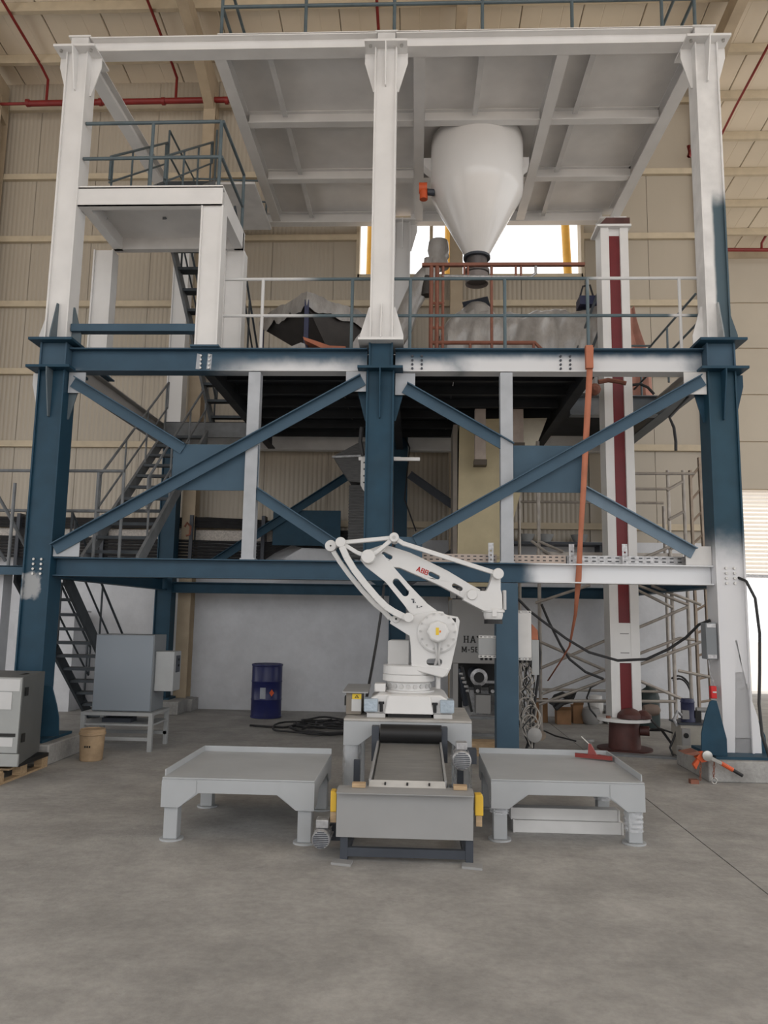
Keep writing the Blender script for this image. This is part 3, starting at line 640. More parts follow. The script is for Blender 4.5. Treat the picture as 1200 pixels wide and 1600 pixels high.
rails(rt, [((x,.02,8.792),(x,.02,9.85)) for x in (-2.1,-1.03,.09,1.19,2.3,3.4,3.8)]+[((x,y,8.792),(x,y,9.85)) for x in (-2.1,3.8) for y in (1.4,2.8,4.1)], [[(-2.1,.02,z),(3.8,.02,z)] for z in (9.26,9.85)]+[[(x,.02,z),(x,4.1,z)] for x in (-2.1,3.8) for z in (9.26,9.85)], m_rail, .022, .022)

# ================================================================ hopper and deck machinery
hx, hy = 1.285, 2.13
hp = thing('hopper', (hx,hy,6.45), 'glossy white conical hopper hanging under the top platform', 'hopper')
m_hop = mat('hopper_gloss', (.72,.70,.68), .22, var=.03, scale=2, spec=.6)
MB().lathe((hx,hy,0), [(.69,8.75),(.69,8.0),(.685,7.92),(.66,7.84),(.17,6.93)], 56).build('shell', m_hop, hp)
MB().lathe((hx,hy,0), [(.17,6.93),(.2,6.925),(.2,6.89),(.15,6.89)], 24).build('outlet_flange', m_slate, hp)
MB().lathe((hx,hy,0), [(.15,6.89),(.15,6.72),(.19,6.71),(.19,6.66),(.16,6.65)], 24).build('valve_body', mat('valve_dark', (.13,.12,.12), .4, metal=.6), hp)
MB().lathe((hx,hy,0), [(.17,6.65),(.17,6.50),(.155,6.50),(.155,6.55)], 24).build('spout', mat('spout_brown', (.20,.175,.165), .5), hp)
for s, nm in ((-1,0),(1,0)):
    MB().prism([(hx+s*.66,hy+.1,8.58),(hx+s*.80,hy+.1,8.58),(hx+s*.80,hy+.1,8.46),(hx+s*.66,hy+.1,8.34)], (0,.2,0)).build('support_bracket', m_white, hp)
p = at(662,297,1.9)
ms = thing('level_sensor', p, 'small orange level sensor on the left of the hopper cone', 'sensor')
MB().cyl((p.x-.07,1.95,p.z+.06),(p.x+.05,1.95,p.z+.06),.08,n=16).build('housing', m_orange2, ms)
MB().cyl((p.x,1.95,p.z-.12),(p.x,1.95,p.z+.02),.06,n=12).build('cap', m_orange2, ms); MB().cyl((p.x+.05,1.95,p.z),(p.x+.16,1.97,p.z),.05,n=10).build('stem', m_slate, ms)
# rust coloured lifting frame
rk = thing('lifting_gantry', (1.3,1.3,4.72), 'rust primed pipe gantry standing on the deck below the hopper', 'gantry')
MB().box(.47,2.68,1.27,1.33,6.38,6.42).build('top_bar', m_rust, rk)
for x, r in ((.60,.028),(.68,.028),(.76,.02)): MB().tube([(x,1.3,4.72),(x,1.3,6.38)], r, 8).build('upright', m_rust, rk)
MB().tube([(.6,1.3,5.29),(2.0,1.3,5.29),(2.08,1.3,5.2)], .028, 8).build('lower_bar', m_rust, rk)
for z in (4.95,5.5,5.85): MB().tube([(.58,1.3,z),(.78,1.3,z)], .02, 6).build('rung', m_rust, rk)
for x in (1.05,1.1,1.75,1.82): MB().tube([(x,1.3,6.38),(x,1.3,6.23)], .016, 6).build('hanger', m_rust, rk)
for x in (1.13,1.98): MB().tube([(x,1.3,5.29),(x,1.3,5.2)], .02, 6).build('stub', m_rust, rk)
MB().tube([(1.42,1.3,4.72),(1.42,1.3,6.38)], .02, 6).build('upright', m_rust, rk)
MB().tube([(.75,1.3,6.24),(1.95,1.3,6.22),(2.02,1.3,6.28),(2.02,1.3,6.38)], .02, 8).build('bent_pipe', m_galv, rk)
# machine wrapped in film on the deck
def lump(name, xs, zt, y0, y1, zb, m, seed, parent=None, amp=.05):
    rnd = random.Random(seed); ph = [rnd.uniform(0,6.28) for _ in range(8)]
    def top(x):
        for i in range(len(xs)-1):
            if xs[i] <= x <= xs[i+1]:
                f = (x-xs[i])/(xs[i+1]-xs[i]); f = f*f*(3-2*f); return zt[i]*(1-f)+zt[i+1]*f
        return zt[-1]
    def fn(u, v):
        x = xs[0]+(xs[-1]-xs[0])*u; T = top(x); yc = (y0+y1)/2; hw = (y1-y0)/2
        ends = min(1, u/.04, (1-u)/.04); hw2 = hw*(.75+.25*ends)
        a = PI*(1-v)
        c, s = math.cos(a), math.sin(a); e = .45
        yy = yc - hw2*math.copysign(abs(c)**e, c)*-1*-1
        z = zb + (T-zb)*(abs(s)**e)*(.9+.1*ends)
        n = amp*(math.sin(x*9+v*7+ph[0])+.7*math.sin(x*17-v*11+ph[1])+.5*math.sin(x*29+v*23+ph[2])+.5*math.sin(v*31+x*3+ph[3]))*.5
        k = abs(s)**.5
        return (x+n*.4, yy+(-n if c > 0 else n)*1.0, z+n*.6*k)
    return MB().grid(fn, 70, 36)
wm = thing('wrapped_machine', (1.9,2.2,4.71), 'large machine wrapped in dusty plastic film on the deck below the hopper', 'machine')
lump('', [.72,.95,1.1,1.25,1.42,1.6,2.2,3.0,3.1], [5.75,5.95,6.0,6.08,6.0,5.95,6.02,6.05,6.0], 1.7, 2.7, 4.71, m_film, 3).build('film_wrap', m_film, wm)
MB().lathe((hx,2.15,0), [(.30,5.9),(.24,6.08),(.15,6.18)], 20).build('inlet_neck', m_film, wm)
MB().prism([at(722,473,2.0),at(762,464,2.0),at(775,482,2.0)+Vector((0,.3,0)),at(735,490,2.0)+Vector((0,.3,0))], (0,.02,.02)).build('loose_plate', m_slate, wm)
b2 = at(918,472,1.9)
tb = thing('tool_box', b2, 'small dark blue open case on top of the wrapped machine', 'box')
MB().box(b2.x-.12,b2.x+.18,1.85,2.1,6.07,6.2).build('case', m_navy, tb); MB().tube([(b2.x-.1,1.95,6.2),(b2.x-.05,1.95,6.38),(b2.x+.05,1.95,6.40),(b2.x+.1,1.95,6.2)], .015, 6).build('handle', m_black, tb)
tp = thing('wrapped_pipe', (.3,2.6,4.71), 'slanting pipe wrapped in plastic rising beside the centre column', 'pipe')
p0, p1, p2 = at(612,540,2.6), at(640,480,2.6), at(690,395,2.6)
MB().tube([p0, p0.lerp(p1,.5)+Vector((.03,0,0)), p1, p1.lerp(p2,.4)+Vector((-.02,0,.03)), p1.lerp(p2,.75), p2], [.16,.17,.15,.17,.13,.14], 12).build('film_wrap', m_film, tp)
MB().lathe((p2.x-.05,2.6,p2.z-.02), [(.05,.22),(.15,.2),(.17,.05),(.14,-.08),(.17,-.22),(.08,-.26)], 14).build('wrapped_head', m_film, tp)
q = at(667,462,2.5); MB().lathe((q.x,2.5,q.z), [(.09,0),(.09,.12),(.07,.3)], 14).build('outlet', m_funnel, tp)
MB().tube([(q.x,2.5,q.z+.3),(q.x+.02,2.52,q.z+.6)], .07, 10).build('down_pipe', m_film, tp)
# dark funnel with torn film
fc = at(478,463,1.5); fz = fc.z; cx, cy = fc.x+.02, 2.38
fn_ = thing('bag_funnel', (cx,cy,4.71), 'dark square funnel on navy legs with torn plastic film on the deck', 'hopper')
R1 = .88; cor = [(cx,cy-R1),(cx+R1,cy),(cx,cy+R1),(cx-R1*.92,cy)]; ap = (cx+.32, cy-.1)
b = MB(); b.v = [Vector((x,y,fz)) for x,y in cor]+[Vector((x,y,fz-.13)) for x,y in cor]+[Vector((ap[0]+(x-cx)*.18,ap[1]+(y-cy)*.18,5.30)) for x,y in cor]
b.f = [(i,(i+1)%4,4+(i+1)%4,4+i) for i in range(4)]+[(4+i,4+(i+1)%4,8+(i+1)%4,8+i) for i in range(4)]+[(8,9,10,11)]
b.build('funnel', m_funnel, fn_)
for (x, y) in cor: MB().cbox((x,y,(4.715+fz-.06)/2), (.06,.06,fz-.06-4.715)).build('leg', m_navy, fn_)
b = MB()
rnd = random.Random(4)
for i in (3, 0, 1):
    a0 = Vector((*cor[i], fz)); a1 = Vector((*cor[(i+1)%4], fz)); n = 18
    for k in range(n):
        for f in (k/n, (k+1)/n): pass
    rows = []
    for k in range(n+1):
        f = k/n; pt = a0.lerp(a1, f); o = (pt-Vector((cx,cy,fz))); o.z = 0; o.normalize()
        dz = .05+.015*math.sin(k*.7+i)+rnd.uniform(-.012,.012); dd = .10+.09*abs(math.sin(k*.55+i))+rnd.uniform(0,.05)
        rows.append([pt-o*.15+Vector((0,0,dz*.6)), pt+o*.03+Vector((0,0,dz)), pt+o*.05+Vector((0,0,-dd*.4)), pt+o*.035+Vector((0,0,-dd))])
    o_ = len(b.v)
    for r_ in rows: b.v += r_
    for k in range(n):
        for j in range(3): b.f.append((o_+k*4+j, o_+(k+1)*4+j, o_+(k+1)*4+j+1, o_+k*4+j+1))
b.build('torn_film', m_film, fn_)
MB().prism([at(473,526,1.3),at(492,532,1.3),at(515,540,1.3),at(540,541,1.3),at(540,544,1.3),at(505,545,1.3),at(475,531,1.3)], (0,.25,.0)).build('orange_hose', m_orange, label='flat orange hose lying across the funnel base on the deck', cat='hose')
MB().prism([(-1.45,1.2,4.712),at(446,546,1.2),at(458,540,1.2),at(470,535,1.2),at(476,537,1.2),at(478,546,1.2),(-1.0,1.2,4.712)], (0,.3,0)).build('film_heap', m_film, label='crumpled film heap beside the funnel leg on the deck', cat='film')
MB().prism([(-.62,1.0,4.712),at(545,546,1.0),at(556,528,1.0),at(565,518,1.0),at(568,546,1.0),(-.3,1.0,4.712)], (0,.4,0)).build('film_heap', m_film, label='crumpled film heap beside the centre column on the deck', cat='film')
rc = at(658,543,1.0); MB().lathe((rc.x,1.0,4.71), [(.10,0),(.11,.05),(.09,.14),(.05,.15)], 14).build('cable_reel', m_rust, label='small rusty round fitting on the deck beside the railing', cat='fitting')

# ================================================================ lifting mast
mx_, my_ = 3.09, 1.45
mt = thing('lifting_mast', (mx_,my_,0), 'tall white mast with a dark red centre strip on a round base', 'mast')
z0, z1 = .41, 6.93
MB().box(mx_-.185,mx_-.075,my_-.15,my_+.15,z0,z1).build('rail', m_white, mt); MB().box(mx_+.075,mx_+.185,my_-.15,my_+.15,z0,z1).build('rail', m_white, mt)
MB().box(mx_-.075,mx_+.075,my_-.11,my_+.11,1.58,z1-.1).build('red_strip', m_redmast, mt)
MB().box(mx_-.075,mx_+.075,my_-.11,my_+.11,z0,1.08).build('red_strip', m_redmast, mt)
cv_ = MB().box(mx_-.075,mx_+.075,my_-.145,my_+.11,1.08,1.58).build('cover', m_white, mt); MB().box(mx_-.075,mx_+.075,my_-.11,my_+.11,z1-.1,z1).build('head_block', m_white, mt)
for z in (1.2,1.44): MB().box(mx_-.06,mx_+.05,my_-.149,my_-.145,z,z+.012).build('cover_seam', m_machine, cv_)
MB().box(mx_-.24,mx_+.22,my_-.2,my_+.2,z1,z1+.03).build('head_plate', m_white, mt)
MB().prism([(mx_-.2,my_-.2,z1+.03),(mx_+.2,my_-.2,z1+.03),(mx_+.2,my_-.2,z1+.12),(mx_-.12,my_-.2,z1+.12)], (0,.36,0)).build('head_cap', m_brown, mt)
MB().lathe((mx_,my_,0), [(.335,.36),(.335,.40),(.2,.41)], 36).build('turntable_disc', m_white, mt)
MB().lathe((mx_,my_,0), [(.34,0),(.34,.02),(.2,.02),(.185,.34),(.2,.36)], 32).build('pedestal', m_brown, mt)
MB().lathe((mx_+.02,my_-.2,.41), [(.16,0),(.15,.05),(.09,.10),(.04,.12)], 14).build('grease_boot', m_brown, mt)
MB().lathe((mx_+.18,my_-.22,.41), [(.10,0),(.10,.04),(.05,.09),(.02,.10)], 12).build('grease_boot', m_brown, mt)
MB().cyl((mx_+.18,my_-.05,.24),(mx_+.29,my_-.08,.24),.06,n=14).build('side_motor', m_brown, mt)
for s in (-1,1): MB().cyl((mx_+s*.24,my_-.18,.40),(mx_+s*.24,my_-.18,.43),.03,n=8).build('bolt', m_rust, mt)
for k, lb in enumerate(('thin','second thin')):
    MB().tube([(mx_+.29,1.37-.03*k,.25+.02*k),(mx_+.42,1.3,.26+.02*k),(mx_+.5,1.2-.05*k,.12),(mx_+.56,1.1-.05*k,.03),(mx_+.62,1.0-.05*k,.02)], .012, 6).build('hydraulic_hose', m_cable, label='%s hydraulic hose from the mast base motor to the floor' % lb, cat='hose', group='hydraulic hoses')
MB().tube([(mx_+.26,1.3,.42),(mx_+.36,1.2,.30),(mx_+.5,1.1,.26),(mx_+.58,1.05,.38),(mx_+.52,1.0,.34),(mx_+.42,1.0,.1),(mx_+.44,.95,.02)], .013, 6).build('hydraulic_hose', m_cable, label='looping black hydraulic hose between mast disc and pump', cat='hose', group='hydraulic hoses')
sb = MB().lathe((3.52,1.75,.46), [(.02,-.12),(.06,-.09),(.08,0),(.065,.09),(.02,.12)], 14, 'x').build('rope_sack', mat('sack_brown',(.16,.12,.10),.8), label='brown sack resting at the right edge of the mast disc', cat='sack')
# orange ratchet strap hung over the deck beam
stp = [at(923,543,-.15),at(921,590,-.13),at(917,660,-.13),at(912,760,-.14),at(907,840,-.12),at(904,905,-.05),at(899,960,.3),at(890,1010,.8),at(878,1030,1.3),at(856,1064,1.65)]
b = MB()
for i, p_ in enumerate(stp):
    wd = [.033,.035,.034,.032,.026,.034,.018,.012,.01,.01][i]
    b.v += [p_+Vector((-wd,0,0)), p_+Vector((wd,.006 if i % 2 else -.006,0))]
for i in range(len(stp)-1): b.f.append((2*i,2*i+1,2*i+3,2*i+2))
so = b.build('ratchet_strap', m_orange, label='long orange lashing strap hanging from the deck beam', cat='strap')
sm = so.modifiers.new('thick','SOLIDIFY'); sm.thickness = .004
MB().box(2.345,2.425,-.17,-.10,4.45,4.72).build('strap_hook', m_orange, so)
MB().tube([at(935,597,.9),at(950,594,.9),at(965,596,.9),at(978,599,.9)], .03, 8).build('grip', m_rust, label='rusty clamp across the mast below the deck beam', cat='clamp')
p = at(928,610,1.2); MB().lathe((p.x,p.y,p.z), [(.03,-.1),(.08,-.06),(.07,.03),(.03,.1)], 10, 'y').build('chain_clump', m_rust, label='rusty chain clump beside the mast under the deck', cat='chain')

# ================================================================ chute, pipes, ducts below the deck
ch = thing('product_chute', (1.4,2.5,1.9), 'pale yellow lined product chute behind the right bay', 'chute')
yc0 = 2.25
out = [at(718,655,yc0),at(850,653,yc0),at(838,690,yc0),at(828,715,yc0),at(808,790,yc0),at(792,850,yc0),at(780,905,yc0),at(714,905,yc0)]
MB().prism(out, (0,.75,0)).build('body', m_yel, ch)
MB().prism([at(714,869,yc0)-Vector((0,.02,0)),at(780,869,yc0)-Vector((0,.02,0)),at(780,873,yc0)-Vector((0,.02,0)),at(714,873,yc0)-Vector((0,.02,0))], (0,.02,0)).build('seam_strip', m_creamcol, ch)
MB().prism([at(806,655,yc0-.01),at(855,653,yc0-.01),at(840,692,yc0-.01),at(828,700,yc0-.01),at(806,700,yc0-.01)], (0,.02,0)).build('bare_panel', mat('bare_sheet',(.62,.57,.46),.35,metal=.4,var=.08), ch)
a_ = at(714,905,yc0); MB().box(a_.x-.06,a_.x,yc0,yc0+.75,a_.z,4.4).build('side_flange', mat('chute_edge',(.22,.19,.16),.6), ch)
MB().box(1.12,1.6,yc0+.05,yc0+.6,1.55,a_.z).build('neck', m_yel, ch)
for (u, v0, v1, lb) in ((750,612,726,'open-ended beige downpipe left of the right infill post'),(808,600,700,'beige downpipe right of the right infill post')):
    p0, p1 = at(u,v0,2.0), at(u-2,v1,2.0)
    t = thing('downpipe', p1, lb, 'pipe', 'beige downpipes')
    MB().box(p0.x-.075,p0.x+.075,1.93,2.07,p1.z,4.55).build('duct', mat('beige_duct',(.45,.38,.33),.6,c2=(.3,.22,.17),amt=.5), t)
    MB().box(p0.x-.09,p0.x+.09,1.91,2.09,p1.z-.02,p1.z+.06).build('end_collar', mat('burnt_collar',(.10,.08,.06),.6), t)
du = thing('bellows_duct', (-.5,2.7,2.3), 'grey pleated cable duct with a hooded top left of the centre column', 'duct')
dA = [at(520,713,2.6),at(563,690,2.6),at(575,690,2.6),at(575,755,2.6),at(546,752,2.6)]
m_mesh = mat('grey_mesh', (.10,.10,.10), .6, var=.35, scale=30, stretch=(.3,1,3))
MB().prism(dA, (0,.5,0)).build('hood', m_mesh, du); MB().bar(at(519,714,2.58), at(578,712,2.58), .03, .03).build('hood_rim', m_galv, du)
t0 = at(546,758,2.6); t1 = at(574,872,2.6); n = 24; src = None
for i in range(n):
    z = t0.z+(t1.z-t0.z)*i/n; hh = (t0.z-t1.z)/n
    if src is None: src = MB().prism([(t0.x,2.6,z),(t0.x-.008,2.59,z-hh*.5),(t0.x,2.6,z-hh*.95),(t1.x+.05,2.6,z-hh*.95),(t1.x+.058,2.59,z-hh*.5),(t1.x+.05,2.6,z)], (0,.35,0)).build('pleat', m_mesh, du); zz = z
    else: inst(src, du, (0,0,z-zz))
for v in (705,716,775,800): MB().bar(at(561,v,.3),at(626,v,.3),.02,.03).build('strut', m_galv, du) if v == 716 else None
tr = thing('cable_ladder', (-.28,.3,3.3), 'short perforated white cable ladder left of the centre column', 'cable tray')
a_, c_ = at(564,716,.25), at(575,776,.25)
MB().prism([(a_.x,.25,a_.z),(c_.x,.25,a_.z),(c_.x,.25,c_.z),(a_.x+.02,.25,c_.z+.1),(a_.x,.25,c_.z+.14)], (0,.02,0), [[(a_.x+.03,.25,z+.0),(a_.x+.055,.25,z),(a_.x+.055,.25,z+.02),(a_.x+.03,.25,z+.02)] for z in (c_.z+.16,c_.z+.24,c_.z+.32,c_.z+.4)]).build('plate', m_whited, tr)
MB().box(a_.x-.03,a_.x+.7,.27,.30,a_.z-.02,a_.z+.02).build('cross_strut', m_whited, tr); 
MB().tube([at(565,668,.28),at(563,690,.26),at(567,712,.26)], .025, 8).build('cable', m_cable, tr)
MB().bar(at(613,655,.2),at(613,870,.2),.03,.02).build('pipe_strip', m_rust, label='thin vertical strip on the right side of the centre column', cat='strip')
# trunking on top of the low beam in the right bay
def slotted(name, u0, u1, v0, v1, Y, n, m, label, rows=2):
    a, c = at(u0,v1,Y), at(u1,v0,Y); z0, z1 = 2.235, 2.235+.10
    w_ = (c.x-a.x)/n; holes = []
    for i in range(n):
        for j in range(rows):
            zc = z0+.03+j*.04; x = a.x+w_*(i+.25); holes.append([(x,Y,zc),(x+w_*.5,Y,zc),(x+w_*.5,Y,zc+.012),(x,Y,zc+.012)])
    t = thing(name, ((a.x+c.x)/2,Y,z0), label, 'cable tray', 'trunking on the low beam')
    MB().prism([(a.x,Y,z0),(c.x,Y,z0),(c.x,Y,z1),(a.x,Y,z1)], (0,.004,0), holes).build('slotted_side', m, t)
    MB().box(a.x,c.x,Y+.004,Y+.16,z0,z0+.004).build('bottom', m, t); MB().box(a.x,c.x,Y+.156,Y+.16,z0+.004,z1).build('back_side', m_slate, t)
    return t
m_beige = mat('beige_trunk', (.46,.38,.33), .6, var=.1)
slotted('cable_trunking', 640, 776, 865, 880, .12, 14, m_beige, 'beige slotted trunking on the low beam left of the infill post')
slotted('cable_trunking', 798, 884, 866, 880, .12, 9, m_beige, 'beige slotted trunking on the low beam right of the infill post')
slotted('cable_trunking', 886, 1080, 868, 882, .12, 16, m_galv, 'galvanised slotted trunking on the low beam near the right column')
for (u, v0) in ((767,848),(893,850),(976,850)):
    a = at(u,v0,.05); z0 = 2.23
    MB().prism([(a.x-.03,.05,z0),(a.x+.03,.05,z0),(a.x+.03,.05,a.z),(a.x-.03,.05,a.z)], (0,.004,0), [[(a.x-.01,.05,z),(a.x+.01,.05,z),(a.x+.01,.05,z+.02),(a.x-.01,.05,z+.02)] for z in [z0+.03+.05*i for i in range(max(1,int((a.z-z0-.05)/.05)))]]).build('slotted_angle', m_galv, label={767:'slotted upright strip just left of the right infill post',893:'slotted upright strip on the low beam near the orange strap',976:'slotted upright strip on the low beam in front of the mast'}[u], cat='bracket', group='slotted uprights')
# cables on the back wall
cb = thing('wall_cables', (-4.5,4.4,2.5), 'thick bundles of black cable running along the back wall on trays', 'cables')
MB().prism([(-9,4.5,2.88),(-1.85,4.5,2.88),(-1.85,4.5,3.06),(-9,4.5,3.06)], (0,.01,0)).build('perforated_tray', mat('tray_cream',(.5,.46,.42),.6,var=.25,scale=45), cb)
for i in range(4): MB().tube([(-9,4.42-.03*(i%2),3.10+.045*i),(-5,4.42,3.09+.045*i),(-3.2,4.42,3.12+.045*i),(-2.3,4.42,3.10+.04*i),(-1.2,4.42,3.02+.04*i)], .028, 6).build('cable', m_cable, cb)
for i in range(7):
    z = 2.86-.055*i
    MB().tube([(-9,4.36,z+.05),(-5.5,4.36,z+.02),(-3.8,4.36,z),(-2.9,4.36,z-.02),(-2.3,4.36,z-.05+.0*i),(-2.0,4.36,z-.02+.03*i),(-1.7,4.36,z+.12+.03*i),(-1.3,4.36,2.98-.05*i+.05),(-.6,4.36,3.05-.045*i)], .027, 6).build('cable', m_cable, cb)
for x in (-8,-6.5,-5,-3.45,-2.2): MB().box(x-.03,x+.03,4.30,4.52,2.36,3.3).build('tray_bracket', m_slate, cb)
MB().prism([at(445,872,4.3),at(472,856,4.3),at(560,860,4.3),at(560,900,4.3),at(440,900,4.3)], (0,.2,0)).build('cable_cover', m_mason, label='pale sheet metal cable cover above the rear low beam', cat='cover')
h_ = at(292,822,4.15); MB().tube([(h_.x-.05,4.2,h_.z),(h_.x,4.15,h_.z+.06),(h_.x+.05,4.2,h_.z),(h_.x+.04,4.2,h_.z-.14),(h_.x-.02,4.2,h_.z-.16)], .02, 6).build('orange_hook', m_rust, label='rust orange hook hanging on the cream column by the cables', cat='hook')
MB().tube([at(621,650,4.0),at(640,700,3.9),at(632,780,3.6),at(650,830,3.4)], .012, 6).build('hanging_cable', m_cable, label='thin black cable hanging behind the centre column', cat='cable')
MB().tube([(3.86,.9,4.43),at(1046,652,.9),at(1053,668,.9),at(1056,690,.9),at(1056,704,.9)], .02, 8).build('hanging_hose', m_cable, label='short black hose end hanging below the deck near the right column', cat='hose')
MB().tube([at(985,602,1.6),at(1000,600,1.6),at(1012,605,1.6),at(1022,616,1.6)], .02, 8).build('hanging_hose', m_cable, label='black hose curving over the trimmer beam behind the brace', cat='hose')
MB().tube([at(600,914,.05),at(596,955,.04),at(589,1000,.02),at(582,1040,-.1),at(576,1072,-.3),at(573,1090,-.6),(-.2,-.7,.02)], .016, 8).build('hanging_cable', m_cable, label='black cable hanging straight behind the robot on the left', cat='cable')

pk = MB().grid(lambda u, v: (3.52+.55*v*(.35+.65*u)-.02*math.sin(u*9), 2.6+.05*math.sin(v*9+u*5)+.15*u, 6.35-1.64*u+.03*math.sin(v*7)), 14, 8).build('pink_sheet', mat('pink_cloth',(.45,.22,.17),.8,var=.15,alpha=.8), label='faded pink cloth hanging on the deck right of the mast', cat='cloth')
pk.modifiers.new('thick','SOLIDIFY').thickness = .004
# ================================================================ plinths
for (a, lb) in (((-4.45,-3.42,-.47,.62,.21), 'low concrete plinth under the left front column'), ((3.42,4.6,-.47,.5,.21), 'low concrete plinth under the right front column'),
                ((-4.3,-3.35,3.75,4.62,.21), 'low concrete plinth under the rear left column'), ((-.2,.45,3.8,4.6,.21), 'low concrete plinth under the rear centre column'), ((3.45,4.2,3.8,4.6,.21), 'low concrete plinth under the rear right column')):
    MB().box(a[0],a[1],a[2],a[3],0,a[4]).build('concrete_plinth', m_conc, bevel=.012, label=lb, cat='plinth', group='column plinths')

# ================================================================ pallet tables
def pallet_table(x0, x1, y0, y1, side, label, wrapped):
    t = thing('pallet_table', ((x0+x1)/2,(y0+y1)/2,0), label, 'table', 'pallet tables'); zt = .44
    MB().box(x0,x1,y0,y1,zt-.012,zt).build('table_top', m_table, t, bevel=.003)
    def apron(o, dv, L, th, nm):
        o = Vector(o); dv = Vector(dv)
        P_ = lambda s, z: o+dv*s+Vector((0,0,z))
        MB().prism([P_(0,zt-.013),P_(L,zt-.013),P_(L,zt-.20),P_(L-.14,zt-.20),P_(L-.27,zt-.105),P_(.27,zt-.105),P_(.14,zt-.20),P_(0,zt-.20)], th).build(nm, m_table, t, bevel=.003)
    apron((x0,y0,0),(1,0,0),x1-x0,(0,.008,0),'apron'); apron((x0,y1-.008,0),(1,0,0),x1-x0,(0,.008,0),'apron')
    apron((x0,y0+.009,0),(0,1,0),y1-y0-.018,(.008,0,0),'apron'); apron((x1-.008,y0+.009,0),(0,1,0),y1-y0-.018,(.008,0,0),'apron')
    for x in (x0,x1-.13):   # front corner cover plates
        MB().prism([(x,y0-.006,zt-.02),(x+.25 if x == x0 else x-.12,y0-.006,zt-.02),(x+.25 if x == x0 else x-.12,y0-.006,zt-.105),(x+.13 if x == x0 else x,y0-.006,zt-.205),(x if x == x0 else x+.13,y0-.006,zt-.205),(x if x == x0 else x+.13,y0-.006,zt-.02)], (0,.005,0)).build('corner_plate', m_table, t)
    for x in (x0+.018, x1-.118):
        for y in (y0+.02, y1-.12):
            lg = MB().box(x,x+.10,y,y+.10,.012,zt-.09).build('leg', m_table, t, bevel=.006)
            MB().lathe((x+.05,y+.05,0), [(.085,.0),(.085,.012)], 24).build('foot_plate', m_table, lg)
            if wrapped and (x < (x0+x1)/2) == (y < (y0+y1)/2) or (wrapped and y < (y0+y1)/2):
                MB().grid(lambda u, v, x=x, y=y: (x+.05+(.068+.008*math.sin(v*40+u*9)+.004*math.sin(u*37))*math.cos(u*2*PI), y+.05+(.068+.008*math.sin(v*33+u*12))*math.sin(u*2*PI), (.09 if x > 1.5 else .19)+v*(.2 if x > 1.5 else .12)), 20, 12).build('film_wrap', m_filmthin, lg)
    MB().box(x0,x1,y1-.008,y1,zt,zt+.045).build('rear_lip', m_table, t)
    xs_ = x0 if side < 0 else x1
    MB().box(min(xs_,xs_-side*.008),max(xs_,xs_-side*.008),y0+.06,y1-.008,zt,zt+.045).build('side_lip', m_table, t)
    return t
pallet_table(-1.37,-.27,-3.02,-1.92,-1,'empty grey steel pallet table left of the conveyor',False)
pallet_table(1.0,2.11,-2.80,-1.70,1,'grey steel pallet table right of the conveyor with film on its legs',True)
# channel sections stored under the right table
for (z0, z1, x0, x1, y0, lb) in ((.0,.088,1.205,2.01,-2.52,'white steel channel on the floor, lower of the pair under the right table'),(.09,.175,1.19,1.99,-2.50,'white steel channel, upper of the pair under the right table')):
    b = MB().box(x0,x1,y0,y0+.006,z0,z1).box(x0,x1,y0+.006,y0+.10,z0,z0+.006).box(x0,x1,y0+.006,y0+.10,z1-.006,z1)
    t = thing('steel_channel', ((x0+x1)/2,y0+.05,z0), lb, 'channel', 'channels under the table'); b.build('section', m_whited, t, bevel=.002)
    MB().box(x0-.012,x0,y0-.006,y0+.1,z0,z1+.008).build('end_flange', m_whited, t); MB().box(x1,x1+.012,y0-.006,y0+.1,z0,z1).build('end_flange', m_whited, t)
rt_ = thing('clamp_tool', (1.93,-1.93,.44), 'dark red lever tool lying on the right pallet table', 'tool')
m_dred = mat('tool_red', (.22,.03,.025), .45)
MB().prism([(1.80,-1.86,.452),(2.08,-2.0,.452),(2.09,-1.96,.452),(2.0,-1.89,.452),(1.81,-1.83,.452)], (0,0,.03)).build('jaw_plate', m_dred, rt_)
MB().prism([(1.90,-1.90,.48),(1.97,-1.93,.48),(1.93,-1.90,.56),(1.91,-1.89,.57)], (.01,.03,0)).build('lever', m_dred, rt_); MB().tube([(1.92,-1.89,.56),(1.86,-1.85,.62)], .005, 6).build('wire_handle', m_steel, rt_)

# ================================================================ robot stand
sx0, sx1, sy0, sy1, sz = -.17, .92, -1.95, -.95, .74
st = thing('robot_stand', ((sx0+sx1)/2,-1.45,0), 'grey steel portal stand carrying the white robot', 'stand')
MB().box(sx0,sx1,sy0,sy1,sz-.02,sz).build('top_plate', mat('stand_top',(.40,.385,.365),.6,var=.15,scale=6), st, bevel=.004)
for y in (sy0, sy1-.012):
    MB().prism([(sx0,y,sz-.021),(sx1,y,sz-.021),(sx1,y,sz-.22),(sx1-.13,y,sz-.22),(sx1-.27,y,sz-.115),(sx0+.27,y,sz-.115),(sx0+.13,y,sz-.22),(sx0,y,sz-.22)], (0,.012,0)).build('apron', m_table, st, bevel=.003)
for x in (sx0, sx1-.012): MB().box(x,x+.012,sy0+.013,sy1-.013,sz-.13,sz-.021).build('side_apron', m_table, st)
for x in (sx0+.015, sx1-.125):
    for y in (sy0+.02, sy1-.13):
        lg = MB().box(x,x+.11,y,y+.11,.012,sz-.115).build('leg', m_table, st, bevel=.006); MB().box(x-.03,x+.14,y-.03,y+.14,0,.012).build('foot_plate', m_table, lg)
        if y < -1.5: MB().grid(lambda u, v, x=x, y=y: (x+.055+(.077+.003*math.sin(v*21+u*29)+.003*math.sin(u*47+v*13))*math.cos(u*2*PI), y+.055+(.077+.003*math.sin(v*17+u*31))*math.sin(u*2*PI), .14+v*.38), 24, 26).build('film_wrap', m_filmthin, lg)

